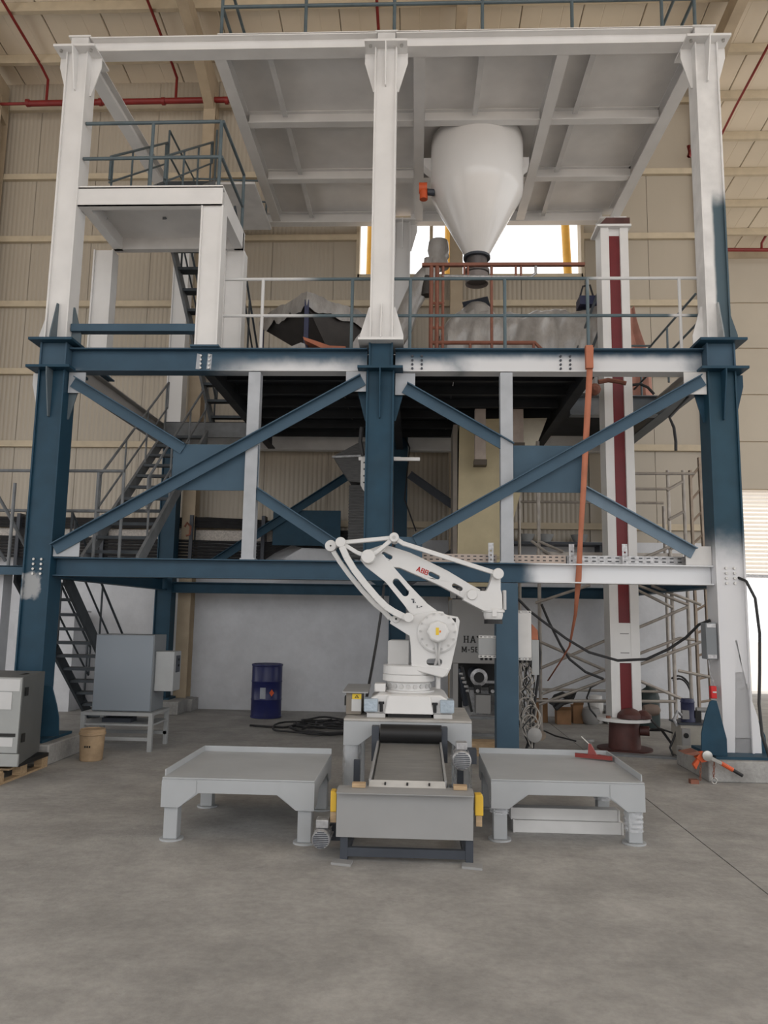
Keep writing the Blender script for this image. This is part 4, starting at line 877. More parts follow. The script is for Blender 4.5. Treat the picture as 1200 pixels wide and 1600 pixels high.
# ================================================================ conveyor
cv = thing('belt_conveyor', (.38,-2.6,0), 'grey belt conveyor with a plain front guard below the robot stand', 'conveyor')
MB().prism([(-.077,-3.36,.46),(.83,-3.36,.46),(.828,-3.36,.157),(-.077,-3.36,.157)], (0,.01,0)).build('front_guard', m_conv, cv, bevel=.002)
MB().prism([(-.075,-3.42,.452),(-.075,-3.35,.465),(-.075,-3.25,.465),(-.075,-3.25,.46),(-.075,-3.35,.458),(-.075,-3.42,.446)], (.905,0,0)).build('guard_lip', m_conv, cv)
for x in (-.05,.78): MB().box(x,x+.05,-3.34,-3.29,.0,.44).build('front_leg', m_slate, cv); MB().box(x,x+.05,-2.3,-2.25,.0,.46).build('rear_leg', m_slate, cv)
MB().box(0,.78,-3.335,-3.295,.03,.085).build('cross_bar', m_slate, cv)
for x in (-.02,.765): MB().box(x,x+.03,-3.29,-2.3,.03,.08).build('side_bar', m_slate, cv)
MB().box(.36,.42,-2.6,-2.54,0,.4).build('middle_leg', m_conv, cv)
for (x) in (-.10,.75): MB().prism([(x,-3.42,0),(x+.13,-3.45,0),(x+.14,-3.36,0),(x+.01,-3.33,0)], (0,0,.015)).build('foot_plate', m_conv, cv)
MB().prism([(.155,-3.20,.462),(.64,-3.20,.462),(.64,-1.2,.62),(.155,-1.2,.62)], (0,0,.012)).build('belt', m_belt, cv)
fp = MB().prism([(.13,-3.30,.452),(.65,-3.30,.452),(.65,-3.19,.487),(.13,-3.19,.487)], (0,0,.006)).build('nose_plate', mat('nose_white',(.56,.555,.54),.45), cv)
MB().prism([(.13,-3.30,.435),(.65,-3.30,.435),(.65,-3.30,.458),(.13,-3.30,.458)], (0,.006,0)).build('nose_edge', m_whited, fp)
for x in (.24,.39,.54): MB().box(x-.006,x+.006,-3.255,-3.225,.47,.488).build('slot', m_blk, fp)
for x in (.125,.645): MB().prism([(x,-3.2,.40),(x,-3.2,.50),(x,-1.2,.655),(x,-1.2,.52)], (.015,0,0)).build('side_frame', m_conv, cv)
MB().cyl((.15,-2.05,.64),(.66,-2.05,.64),.075,n=24).build('top_roller', m_black, cv)
for x in (.1,.67): MB().box(x-.02,x+.04,-2.1,-2.0,.42,.70).build('bearing_block', m_slate, cv)
for x in (.02,.7): MB().box(x,x+.09,-3.33,-3.27,.468,.495).build('wood_block', m_wood, cv)
for (x0, x1, s) in ((-.125,-.085,-1),(.845,.90,1)):
    yb = MB().prism([(x0,-3.3,.30),(x1,-3.3,.30),(x1,-3.3,.42),(x1-.012,-3.3,.435),(x0,-3.3,.435)], (0,.08,0)).build('bearing_cover', m_yel2, cv, bevel=.004)
    MB().box((x0+x1)/2-.02,(x0+x1)/2+.02,-3.29,-3.24,.23,.30).build('bracket', m_wood, yb)
def gear_motor(c, label, grp, rr=.062):
    x, y, z = c; t = thing('gear_motor', (x,y,z-rr), label, 'motor', grp)
    MB().lathe((x,y,z), [(rr*.3,-.012),(rr*.9,-.01),(rr,.0),(rr,.06),(rr*.95,.07)], 24, 'y').build('fan_cover', m_galv, t)
    for k in range(-4,5):
        h = math.sqrt(max(0,(rr*.85)**2-(k*rr*.19)**2)); MB().box(x-h,x+h,y-.0165,y-.0125,z+k*rr*.19-.003,z+k*rr*.19+.003).build('vent_slot', m_slate, t)
    MB().lathe((x,y,z), [(rr*.85,.07),(rr*.85,.24)], 20, 'y').build('stator', m_galv, t)
    for k in range(10):
        a = 2*PI*k/10; MB().cbox((x+rr*.9*math.cos(a),y+.155,z+rr*.9*math.sin(a)), (.02,.16,.005), Matrix.Rotation(-a,3,'Y')).build('fin', m_galv, t)
    MB().box(x-.04,x+.045,y+.03,y+.13,z+rr,z+rr+.055).build('terminal_box', m_galv, t, bevel=.006)
    MB().box(x+.02,x+.13,y+.2,y+.32,z-.06,z+.05).build('gearbox', m_slate, t); return t
gear_motor((-.178,-3.35,.135), 'small finned gear motor left of the conveyor guard', 'conveyor motors')
g2 = gear_motor((.80,-2.55,.52), 'dusty gear motor on the right of the conveyor under the robot stand', 'conveyor motors', .075)

# ================================================================ robot
RY = -1.45
rb = thing('palletising_robot', (.375,-1.4,sz), 'white articulated palletising robot arm standing on the grey stand', 'robot')
def rp(u, v, y=RY): return at(u, v, RY)+Vector((0,y-RY,0))
def flat(pts, y0, y1, holes=()): return MB().prism([rp(u,v,y0) for u,v in pts], (0,y1-y0,0), [[rp(u,v,y0) for u,v in h] for h in holes])
def slot(c, ang, L, r, n=6):
    ca, sa = math.cos(ang), math.sin(ang); o = []
    for s in (1,-1):
        for i in range(n+1):
            a = -PI/2+PI*i/n; x = s*(L/2+r*math.cos(a)); y = s*r*math.sin(a); o.append((c[0]+x*ca-y*sa, c[1]+x*sa+y*ca))
    return o
def disc(u, v, rpx, y0, y1, n=24): 
    c = rp(u,v); r = rpx/158.; return MB().cyl((c.x,y0,c.z),(c.x,y1,c.z),r,n=n)
# base
bx0, bx1 = -.01, .77
bs = MB().prism([(.005,-1.82,.775),(bx1,-1.82,.775),(bx1,-1.82,.82),(.72,-1.82,.90),(.66,-1.82,.935),(.12,-1.82,.935),(.05,-1.82,.90),(.0,-1.82,.82)], (0,.84,0)).build('base', m_robot, rb, bevel=.012)
MB().prism([(.17,-1.86,.775),(.60,-1.86,.775),(.57,-1.84,.93),(.20,-1.84,.93)], (0,.05,0)).build('base_bulge', m_robot, rb, bevel=.01)
MB().box(.2,.58,-1.80,-.99,.742,.775).build('gap_shade', m_black, rb);  # solid black block stands in for the shade in the gap between the feet
for x in (.02,.60): MB().box(x,x+.16,-1.84,-.98,.741,.776).build('base_foot', m_robot2, rb)
for x in (-.005,.655): MB().box(x,x+.12,-1.87,-1.70,.79,.90).build('fork_pocket', m_bluefilm, rb, bevel=.008)
for x in (.145,.61): MB().cyl((x,-1.835,.79),(x,-1.835,.86),.014,n=8).build('clamp_bolt', m_black, rb); MB().cyl((x,-1.835,.855),(x,-1.835,.875),.024,n=8).build('clamp_bolt', m_black, rb)
ax = (.375,-1.4,0)
MB().lathe(ax, [(.24,.93),(.24,.945),(.20,.95),(.20,1.02),(.185,1.03)], 40).build('bearing_ring', m_robot, rb)
for k in range(20):
    a = 2*PI*k/20; MB().cyl((.375+.2*math.cos(a),-1.4+.2*math.sin(a),.985),(.375+.212*math.cos(a),-1.4+.212*math.sin(a),.985),.02,n=10).build('ring_bolt', m_robot2, rb)
MB().lathe(ax, [(.22,1.02),(.24,1.03),(.24,1.085),(.225,1.09)], 40).build('slew_ring', m_robot, rb)
MB().lathe(ax, [(.23,1.09),(.235,1.095),(.235,1.165),(.22,1.17)], 40).build('turntable', m_robot, rb)
MB().prism([rp(643,1040,-1.62),rp(700,1043,-1.62),rp(697,1053,-1.62),rp(690,1057,-1.62),rp(652,1047,-1.62)], (0,.42,0)).build('turntable_wing', m_robot, rb, bevel=.01)
q_ = rp(684,1062); MB().cyl((q_.x,-1.55,.97),(q_.x,-1.55,1.1),.022,n=12).build('counter_pin', m_robot2, rb)
MB().box(.07,.17,-1.62,-1.45,.935,1.01).build('connector_block', m_robot, rb, bevel=.01)
# frame
frm = flat([(637,964),(622,962),(612,968),(610,974),(640,993),(642,1010),(643,1040),(652,1045),(690,1056),(697,1055),(703,1043),(708,1020),(711.6,1004),(715,985),(717,970),(714,964),(705,962),(694,961),(692,956),(684,955),(667,956)], -1.60,-1.28,[slot((678,1033),.0,14,5)]).build('frame', m_robot, rb, bevel=.012)
MB().lathe((rp(683,988).x,0,rp(683,988).z), [(.182,-1.60),(.182,-1.625),(.168,-1.635),(.14,-1.635)], 40, 'y').build('gear_housing', m_robot, rb)
c_ = rp(683,986)
for k in range(14):
    a = 2*PI*k/14; MB().box(c_.x+.158*math.cos(a)-.009,c_.x+.158*math.cos(a)+.009,-1.644,-1.635,c_.z+.158*math.sin(a)-.009,c_.z+.158*math.sin(a)+.009).build('housing_bolt', m_robot2, rb)
cvr = MB().lathe((c_.x,0,c_.z), [(.10,-1.63),(.10,-1.73),(.085,-1.745)], 8, 'y').build('motor_cover', m_robot, rb, bevel=.006)
MB().box(c_.x-.02,c_.x+.008,-1.748,-1.7455,c_.z-.03,c_.z+.035).build('warning_label', m_ylab, cvr); MB().box(c_.x+.012,c_.x+.026,-1.748,-1.7455,c_.z-.008,c_.z+.010).build('warning_label', mat('label_orange',(.7,.2,.03),.5), cvr)
for s in (-.02,.02): MB().tube([(c_.x+s,-1.66,c_.z-.1),(c_.x+s*.6,-1.665,c_.z-.17),(c_.x+s*.2,-1.65,c_.z-.24),(c_.x+s,-1.6,c_.z-.30)], .012, 8).build('cable_tube', m_robot2, rb)
flat([(705,966),(711,966),(711,972),(705,972)], -1.605,-1.60).build('lifting_eye', m_blk, rb)
m0 = rp(606,1000); m1 = rp(639,1037)
MB().prism([(m0.x,-1.42,1.165),(m0.x,-1.42,m0.z-.01),(m0.x+.03,-1.42,m0.z),(m1.x,-1.42,m0.z),(m1.x,-1.42,1.165)], (0,.2,0)).build('axis_motor_box', m_robot2, rb, bevel=.01)
# lower arm
A2 = (683,988); EL = (577.5,872.5)
flat([(590,864),(600,868),(618,890),(640,915),(668,944),(693,962),(700,985),(690,1004),(672,1004),(660,985),(632,946),(603,910),(572,886),(564,876),(567,864),(578,860)], -1.56,-1.40,
     [slot((626.5,918.5),math.radians(50),22,5.5)]).build('lower_arm', m_robot, rb, bevel=.012)
lm_ = [rp(643,938,-1.563),rp(650,945,-1.563),rp(655,949,-1.563)]
b = MB()
for (u, v, du, dv) in ((643,936,4,1),(645,938,2,4),(648,941,1,1),(651,946,1,4),(652,949,4,0),(657,947,2,1)): b.prism([rp(u,v,-1.5635),rp(u+du+.8,v+dv*.2,-1.5635),rp(u+du,v+dv+.8,-1.5635),rp(u,v+dv+.5,-1.5635)], (0,.001,0))
b.build('arm_mark', m_slate, rb, kind='stuff')
# upper arm
flat([(570,862),(598,852),(612,855),(640,864),(660,873),(700,893),(735,914),(750,922),(742,936),(730,940),(716,931),(690,917),(655,901),(625,888),(606,886),(580,884)], -1.52,-1.36,
     [slot((605,869),math.radians(27),11,3.4),slot((678,900),math.radians(27),12,3.4),slot((714,918),math.radians(27),11,3.4)]).build('upper_arm', m_robot, rb, bevel=.010)
# linkage triangle
def link(pts, wpx, y0, y1, name):
    b = MB(); wv = wpx/158./2
    for i in range(len(pts)-1):
        a, c = rp(*pts[i],(y0+y1)/2), rp(*pts[i+1],(y0+y1)/2); d = (c-a).normalized(); n = Vector((-d.z,0,d.x))
        b.bar(a-d*.003, c+d*.003, y1-y0, wv*2, up=n)
    return b.build(name, m_robot, rb, bevel=.006)
RE = (536,851); R0 = (519.3,855); TR = (616.7,843.3)
link([RE,TR], 6, -1.66,-1.60,'link_bar'); link([RE,(560,866),EL], 6, -1.66,-1.60,'link_bar'); link([EL,(592,864),TR], 6, -1.66,-1.60,'link_bar')
for (u, v, r, y0, y1) in ((*RE,7.5,-1.70,-1.5),(*R0,8.5,-1.60,-1.5),(*TR,7,-1.68,-1.45),(*EL,10,-1.70,-1.54)): disc(u,v,r,y0,y1).build('pivot', m_robot, rb, bevel=.006)
disc(*R0,1.3,-1.603,-1.60,10).build('pin_hole', m_blk, rb); disc(*TR,2.6,-1.684,-1.68,12).build('pin_cap', m_robot2, rb)
link([R0,RE], 8, -1.58,-1.52,'link_bar')
# rods
link([(538,858),(545,874),(556,892),(572,913),(590,934),(604,948),(616,956),(630,963),(639,966)], 9.5, -1.70,-1.62,'parallel_rod')
link([(521,860),(532,878),(548,900),(566,922),(586,944),(600,955),(610,966),(619,968)], 7, -1.58,-1.52,'parallel_rod')
disc(638.7,965,7,-1.72,-1.58).build('pivot', m_robot, rb, bevel=.006); disc(619.5,967,6,-1.61,-1.5).build('pivot', m_robot, rb, bevel=.006); disc(619.5,967,1.6,-1.613,-1.61,10).build('pin_hole', m_blk, rb)
link([TR,(630,852),(774.5,898.5)], 6.5, -1.66,-1.61,'upper_rod')
# wrist
flat([(768,893),(778,893),(780,905),(780,922),(782,930),(783,952),(754,955),(722,938),(728,925),(736,921),(748,924),(758,924),(762,916),(766,904)], -1.58,-1.40).build('wrist', m_robot, rb, bevel=.010)
disc(774.5,898.5,8,-1.68,-1.45).build('pivot', m_robot, rb, bevel=.006); disc(736,930,7.5,-1.60,-1.5).build('pivot', m_robot, rb, bevel=.006)
wc = rp(770,953); wx, wz = wc.x, wc.z
MB().lathe((wx,-1.49,wz), [(.09,.02),(.105,.0),(.105,-.02),(.09,-.025),(.09,-.05),(.08,-.085),(.07,-.09)], 28).build('wrist_flange', m_robot, rb)
MB().lathe((wx,-1.49,wz), [(.085,-.09),(.085,-.128)], 28).build('tool_plate', m_black, rb)
MB().box(wx-.02,wx+.02,-1.605,-1.58,wz-.06,wz).build('flange_block', m_robot, rb); MB().box(wx+.085,wx+.115,-1.55,-1.45,wz,wz+.18).build('wrist_motor', m_robot2, rb, bevel=.006)
# lettering on the arm
def letters(text, o, dx, up, hgt, m, parent, name, serif=False, gap=.22, th=.002):
    """block letters from bars; o lower-left corner, dx writing direction, up letter up direction"""
    o = Vector(o); dx = Vector(dx).normalized(); up = Vector(up).normalized(); nrm = dx.cross(up)
    W = {'A':.8,'B':.7,'H':.85,'V':.8,'M':1.0,'S':.62,'E':.66,'-':.4}
    s = hgt; t_ = .19*s; x = 0
    def seg(b, p, q, w_=None):
        b.bar(o+dx*(x+p[0]*s)+up*p[1]*s, o+dx*(x+q[0]*s)+up*q[1]*s, th, w_ or t_, up=(up if abs((q[0]-p[0])) >= abs(q[1]-p[1]) else dx))
    for c in text:
        b = MB(); w_ = W[c]; h = t_/s/2
        if c == 'A': seg(b,(h,0),(w_/2,1)); seg(b,(w_-h,0),(w_/2,1)); seg(b,(.15,.3),(w_-.15,.3),t_*.7)
        if c == 'B':
            seg(b,(h,0),(h,1)); seg(b,(h,.93),(w_-h,.93),t_*.7); seg(b,(h,.5),(w_-h,.5),t_*.7); seg(b,(h,.07),(w_-h,.07),t_*.7); seg(b,(w_-h*1.3,.5),(w_-h*1.3,1)); seg(b,(w_-h,0),(w_-h,.5))
        if c == 'H': seg(b,(.17,0),(.17,1)); seg(b,(w_-.17,0),(w_-.17,1)); seg(b,(.17,.5),(w_-.17,.5),t_*.7)
        if c == 'V': seg(b,(.12,1),(w_/2,0)); seg(b,(w_-.12,1),(w_/2,0))
        if c == 'M': seg(b,(.15,0),(.15,1)); seg(b,(w_-.15,0),(w_-.15,1)); seg(b,(.18,.95),(w_/2,.15)); seg(b,(w_-.18,.95),(w_/2,.15))
        if c == 'S': seg(b,(.08,.92),(w_-.02,.92),t_*.8); seg(b,(.1,.9),(.1,.55)); seg(b,(.08,.52),(w_-.05,.5),t_*.8); seg(b,(w_-.1,.5),(w_-.1,.1)); seg(b,(.02,.08),(w_-.08,.08),t_*.8)
        if c == 'E': seg(b,(.15,0),(.15,1)); [seg(b,(.1,y),(w_,y),t_*.7) for y in (.07,.5,.93)]
        if c == '-': seg(b,(.03,.42),(w_-.03,.42))
        if serif:
            if c in 'HMA':
                for fx in ((.17,w_-.17) if c == 'H' else (.15,w_-.15) if c == 'M' else (.08,w_-.08)):
                    seg(b,(fx-.16,.05),(fx+.16,.05),t_*.55)
                    if c != 'A': seg(b,(fx-.16,.95),(fx+.16,.95),t_*.55)
            if c == 'V': seg(b,(-.04,.95),(.28,.95),t_*.55); seg(b,(w_-.28,.95),(w_+.04,.95),t_*.55)
        b.build(name, m, parent); x += (w_+gap)*s
a0 = rp(650,892.5,-1.5235); a1 = rp(667,899.5,-1.5235); d_ = (a1-a0).normalized(); u_ = Vector((-d_.z,0,d_.x))
letters('ABB', a0, d_, u_, .046, m_redtxt, rb, 'lettering', gap=.12)
# control box beside the base
cb_ = thing('control_box', (-.13,-1.3,sz), 'small brown grey terminal box with a warning label beside the robot base', 'box')
k0, k1 = at(541,1082,-1.72), at(566,1117,-1.72)
MB().box(k0.x,k1.x-.01,-1.72,-1.35,sz+.005,k0.z).build('case', m_ctrl, cb_, bevel=.005)
MB().prism([(k0.x-.03,-1.76,k0.z),(k1.x+.05,-1.76,k0.z),(k1.x+.05,-1.30,k0.z+.03),(k0.x-.02,-1.30,k0.z+.03)], (0,0,.012)).build('lid', m_conv, cb_)
MB().box(k0.x+.055,k0.x+.135,-1.724,-1.7205,k0.z-.055,k0.z-.01).build('warning_label', m_ylab, cb_); MB().box(k0.x+.05,k0.x+.135,-1.724,-1.7205,k0.z-.16,k0.z-.056).build('text_label', m_tran_label, cb_)
MB().prism([(k0.x+.095,-1.7265,k0.z-.018),(k0.x+.075,-1.7265,k0.z-.045),(k0.x+.115,-1.7265,k0.z-.045)], (0,.002,0), [[(k0.x+.095,-1.7265,k0.z-.026),(k0.x+.085,-1.7265,k0.z-.041),(k0.x+.105,-1.7265,k0.z-.041)]]).build('warning_symbol', m_blk, cb_)
MB().box(k0.x-.02,k0.x,-1.65,-1.55,k0.z-.12,k0.z-.04).build('switch', m_black, cb_)
# ================================================================ bagging machine behind the robot
mc = thing('bagging_machine', (1.25,1.4,0), 'grey bagging machine with black lettering behind the robot', 'machine')
MB().box(.88,1.62,.9,1.9,1.06,1.84).build('housing', m_machine, mc, bevel=.008)
MB().box(.93,1.6,.95,1.85,1.84,2.0).build('top_unit', m_slate, mc)
for i in range(6): MB().box(.95+.1*i,.99+.1*i,.94,.95,1.85,1.98).build('valve_block', m_machine, mc)
MB().box(.86,.93,.88,.95,1.85,1.98).build('switch_box', m_cabl, mc)
letters('HAV', at(724,1004,.898), (1,0,0), (0,0,1), .082, m_blk, mc, 'lettering', True, .18)
letters('M-SE', at(721,1019,.898), (1,0,0), (0,0,1), .068, m_blk, mc, 'lettering', True, .14)
for (x, y) in ((.90,.92),(1.56,.92),(.90,1.82),(1.56,1.82)): MB().box(x,x+.06,y,y+.06,0,1.06).build('frame_leg', m_machine, mc)
MB().box(.96,1.56,1.78,1.82,.4,1.06).build('interior_shade', m_black, mc)  # black sheet stands in for the shade inside the open lower frame
c_ = at(748,1058,1.0); MB().lathe((c_.x,0,c_.z), [(.105,1.0),(.105,.96),(.065,.95),(.065,1.2)], 28, 'y').build('filling_spout', m_galv, mc)
MB().cyl((c_.x,1.22,c_.z),(c_.x,1.7,c_.z),.09,n=18).build('spout_tube', m_slate, mc); MB().cyl((c_.x,.944,c_.z),(c_.x,.949,c_.z),.064,n=20).build('mouth_shade', m_black, mc)  # black disc at the mouth paints the shade inside the spout
MB().bar((.98,.97,1.0),(1.08,1.02,.55),.05,.09).build('arm', m_slate, mc); MB().bar((1.0,.95,1.03),(1.13,.95,.48),.03,.03).build('lever', m_black, mc)
for i in range(5): MB().cyl((.98+.02*i,.95,.93-.05*i),(1.02+.02*i,.93,.93-.05*i),.018,n=8).build('fitting', m_galv, mc)
MB().box(1.05,1.5,1.15,1.6,.42,.72).build('bag_seat', m_galv, mc); MB().box(1.18,1.36,.96,1.1,.46,.68).build('clamp_unit', m_machine, mc)
for s in (1.2,1.38): MB().box(s-.04,s+.04,.95,1.03,.70,.80).build('clamp_jaw', m_black, mc); MB().cyl((s,.93,.73),(s,.96,.73),.022,n=10).build('clamp_screw', m_galv, mc)
MB().box(1.28,1.42,1.0,1.05,.82,.85).build('bracket', m_galv, mc); MB().box(1.42,1.56,.96,1.1,.42,1.04).build('side_panel', m_cabl, mc)
for (z, ) in ((.40,),(.20,),(.08,)): MB().box(.93,1.6,.9,.94,z,z+.03).build('cross_bar', m_stairg, mc)
MB().box(.95,1.58,.95,1.8,.1,.13).build('base_tray', m_conc, mc)
MB().box(1.0,1.5,.70,.88,.0,.17).build('wood_plank', m_wood, label='brown timber block on the floor in front of the bagging machine', cat='timber')
# terminal boxes each side of the blue post
for (x0, x1, z0, z1, y, lb) in ((1.13,1.325,1.18,1.42,-.06,'small white junction box on the left side of the blue post'),(1.558,1.71,1.16,1.70,-.06,'tall white junction box on the right side of the blue post')):
    t = thing('junction_box', ((x0+x1)/2,y,z0), lb, 'box', 'junction boxes on the post')
    MB().box(x0,x1,y,y+.14,z0+.03,z1-.03).build('case', m_cabl if x0 < 1.5 else m_whited, t, bevel=.003)
    for (za, zb) in ((z0,z0+.028),(z1-.028,z1)):
        n = 4; wv = (x1-x0)/n
        MB().prism([(x0,y,za),(x1,y,za),(x1,y,zb),(x0,y,zb)], (0,.004,0), [[(x0+wv*(i+.2),y,za+.009),(x0+wv*(i+.8),y,za+.009),(x0+wv*(i+.8),y,zb-.009),(x0+wv*(i+.2),y,zb-.009)] for i in range(n)]).build('slotted_rail', m_whited, t)
    for i in range(3): MB().cyl((x0+.04+.05*i,y+.07,z0-.03),(x0+.04+.05*i,y+.07,z0+.03),.015,n=8).build('cable_gland', m_black, t)
MB().box(1.72,1.80,-.0,.12,1.0,1.38).build('relay_box', m_cabl, bevel=.004, label='narrow grey relay box beside the tall junction box', cat='box')
rnd = random.Random(11)
cg = thing('loose_cables', (1.67,.05,0), 'tangle of grey cables hanging below the tall junction box', 'cables')
for i in range(14):
    x = 1.58+.012*i; pts = [(x,.02,1.16)]
    for k in range(1,7): pts.append((1.60+rnd.uniform(-.02,.17), rnd.uniform(-.02,.12), 1.16-k*.12+rnd.uniform(-.03,.03)))
    pts.append((1.62+rnd.uniform(0,.12), rnd.uniform(-.0,.1), .28+rnd.uniform(-.1,.2)))
    MB().tube(pts, .008, 6).build('cable', m_cableg if i % 4 else m_cable, cg)
for i in range(5):
    cx_, cz_, r_ = 1.68+rnd.uniform(-.04,.04), .52+rnd.uniform(-.12,.12), rnd.uniform(.05,.11)
    MB().tube([(cx_+r_*math.cos(a*PI/8), .0+.02*i*.3, cz_+1.3*r_*math.sin(a*PI/8)) for a in range(17)], .008, 6).build('cable_loop', m_cableg, cg)
cgb = thing('cable_plug', (1.75,.1,0), 'dusty round cable plug hanging near the floor beside the blue post', 'plug')
MB().lathe((1.74,.02,.36), [(.03,-.06),(.08,-.04),(.085,.02),(.04,.06)], 16, 'y').build('disc', m_machine, cgb); MB().tube([(1.74,.03,.30),(1.72,.05,.1),(1.70,.05,.01)], .012, 6).build('lead', m_cable, cgb)
for pts, lb in (([(800,926,.1),(828,955,.25),(850,972,.3),(885,998,.35),(920,1019,.35),(965,1032,.35),(1010,1030,.3),(1045,1014,.25),(1072,996,.2),(1092,976,.1),(1110,969,.05)],'thick black cable sagging from the blue post to the right column'),
                ([(846,944,1.2),(858,972,1.2),(876,1008,1.2),(890,1030,1.2),(915,1050,1.25),(943,1061,1.25)],'black cable slanting down to the mast from the scaffold'),
                ([(838,985,.2),(844,1020,.2),(841,1060,.2),(835,1100,.2),(832,1140,.2),(822,1172,.2)],'black cable hanging along the left scaffold post')):
    MB().tube([at(*p_) for p_ in pts], .016, 8).build('slack_cable', m_cable, label=lb, cat='cable', group='slack black cables')
st2 = MB().prism([at(831,975,.15),at(840,985,.15),at(842,1010,.15),at(836,1030,.15),at(830,1010,.15)], (0,.03,0)).build('orange_webbing', m_orange, label='crumpled orange webbing beside the tall junction box', cat='strap')

# ================================================================ scaffold tower
sc = thing('scaffold_tower', (3.2,2.6,0), 'dusty aluminium scaffold tower behind the mast at right', 'scaffold')
def stube(a, c, r=.022, nm='tube', m=m_alu): MB().tube([a, c], r, 8).build(nm, m, sc)
YF, YR = 2.0, 3.4
for (x, y, z1) in ((2.13,YF,4.1),(2.05,YR,4.0),(at(1043,735,YF).x,YF,at(1043,735,YF).z),(at(1067,735,2.3).x,2.3,at(1067,735,2.3).z),(4.3,YR,3.4)): stube((x,y,.13),(x,y,z1),.025,'standard')
for (x, y) in ((2.13,YF),(at(1043,735,YF).x,YF)):
    MB().cyl((x,y-.02,.07),(x,y+.02,.07),.065,n=16).build('castor', m_alub, sc)
for (a, c) in (((837,1095),(1055,1096)),((842,1002),(952,1050)),((845,1044),(948,1000)),((848,1084),(945,1046)),((842,1101),(952,1060)),((837,942),(922,914)),((992,920),(1052,950)),((992,983),(1075,948)),((998,915),(1075,945)),((1018,915),(1095,945)),
               ((992,1024),(1063,997)),((992,1041),(1095,1003)),((995,1062),(1072,1095)),((987,764),(1043,764)),((1042,766),(1067,752)),((1045,812),(1069,799)),((1048,858),(1071,846)),((987,740),(1085,740)),((830,845),(870,875)),((842,846),(880,862)),((1010,870),(1050,853)),((1060,1048),(1110,1058)),((1063,997),(1085,1000))):
    stube(at(a[0],a[1],YF-.03), at(c[0],c[1],YF-.03), .02, 'brace_tube')
for (z, ) in ((3.45,),(2.35,),(.55,)): stube((2.05,YR,z),(4.3,YR,z),.02,'ledger')
MB().box(2.1,4.1,2.05,3.35,2.44,2.47).build('platform_board', m_alub, sc); MB().box(2.1,4.1,2.02,2.05,2.44,2.54).build('toe_board', m_alu, sc)
la = thing('ladder_frame', (4.35,2.2,.0), 'narrow ladder frame of the scaffold left of the right column', 'ladder')
L0, L1, R0_, R1_ = at(1093,1112,2.3), at(1078,735,2.3), at(1112,1112,2.3), at(1092,715,2.3)
L0 = L1.lerp(L0, (L1.z-.02)/(L1.z-L0.z)) if L0.z > .02 else L0; R0_ = R1_.lerp(R0_, (R1_.z-.02)/(R1_.z-R0_.z)) if R0_.z > .02 else R0_
MB().bar(L1,L0,.06,.03).build('stile', m_alub, la); MB().bar(R1_,R0_,.06,.03).build('stile', m_alub, la)
for i in range(12): 
    f = (i+.4)/12; MB().tube([L1.lerp(L0,f), R1_.lerp(R0_,f)], .018, 6).build('rung', m_alub, la)
cpx = at(640,700,3)
# ================================================================ floor items
# blue drum
dx_, dy_ = -1.93, 3.75
dm = thing('oil_drum', (dx_,dy_,0), 'dark blue steel drum with a label against the back wall', 'drum')
MB().lathe((dx_,dy_,0), [(.235,0),(.248,.01),(.248,.03),(.24,.035),(.24,.27),(.248,.285),(.24,.30),(.24,.55),(.248,.565),(.24,.58),(.24,.80),(.248,.81),(.248,.835),(.235,.84),(.23,.825)], 40).build('shell', m_drum, dm)
MB().lathe((dx_,dy_,0), [(.232,.80),(.232,.822)], 32).build('lid', m_drum, dm)
def lab(a0, a1, z0, z1, m, nm):
    b = MB(); n = 6
    for i in range(n+1):
        a = a0+(a1-a0)*i/n; b.v += [Vector((dx_+.2425*math.sin(a),dy_-.2425*math.cos(a),z0)),Vector((dx_+.2425*math.sin(a),dy_-.2425*math.cos(a),z1))]
    b.f = [(2*i,2*i+2,2*i+3,2*i+1) for i in range(n)]; b.build(nm, m, dm)
lab(-.25,.12,.31,.48,mat('drum_label',(.30,.32,.36),.5),'label_sheet')
def diamond(a, zc, r): 
    MB().add([(dx_+.2435*math.sin(a-.16),dy_-.2435*math.cos(a-.16),zc),(dx_+.2435*math.sin(a),dy_-.2435*math.cos(a),zc-r),(dx_+.2435*math.sin(a+.16),dy_-.2435*math.cos(a+.16),zc),(dx_+.2435*math.sin(a),dy_-.2435*math.cos(a),zc+r)], [(0,1,2,3)]).build('hazard_diamond', m_orange2, dm)
diamond(.52,.40,.055)
MB().cyl((dx_-.1,dy_-.1,.822),(dx_-.1,dy_-.1,.835),.03,n=12).build('bung', m_black, dm)
# cable coil
cc = thing('cable_coil', (-1.0,2.5,0), 'loose coil of black cable on the floor behind the stand', 'cable')
rnd = random.Random(5)
for i in range(9):
    rx, ry = .68-.05*i+rnd.uniform(-.12,.1), .62-.05*i+rnd.uniform(-.14,.12); ox, oy = -.72+rnd.uniform(-.2,.1), 2.55+rnd.uniform(-.2,.2)
    MB().tube([(ox+rx*math.cos(a*PI/14+i), oy+ry*math.sin(a*PI/14+i), .016+.022*(i%5)+.012*math.sin(a*.9+i)) for a in range(27)], .014, 6).build('loop', m_cable, cc)
MB().tube([(-1.95,2.68,.02),(-1.7,2.6,.02),(-1.45,2.55,.02),(-1.2,2.75,.03)], .016, 6).build('free_end', m_cable, cc)
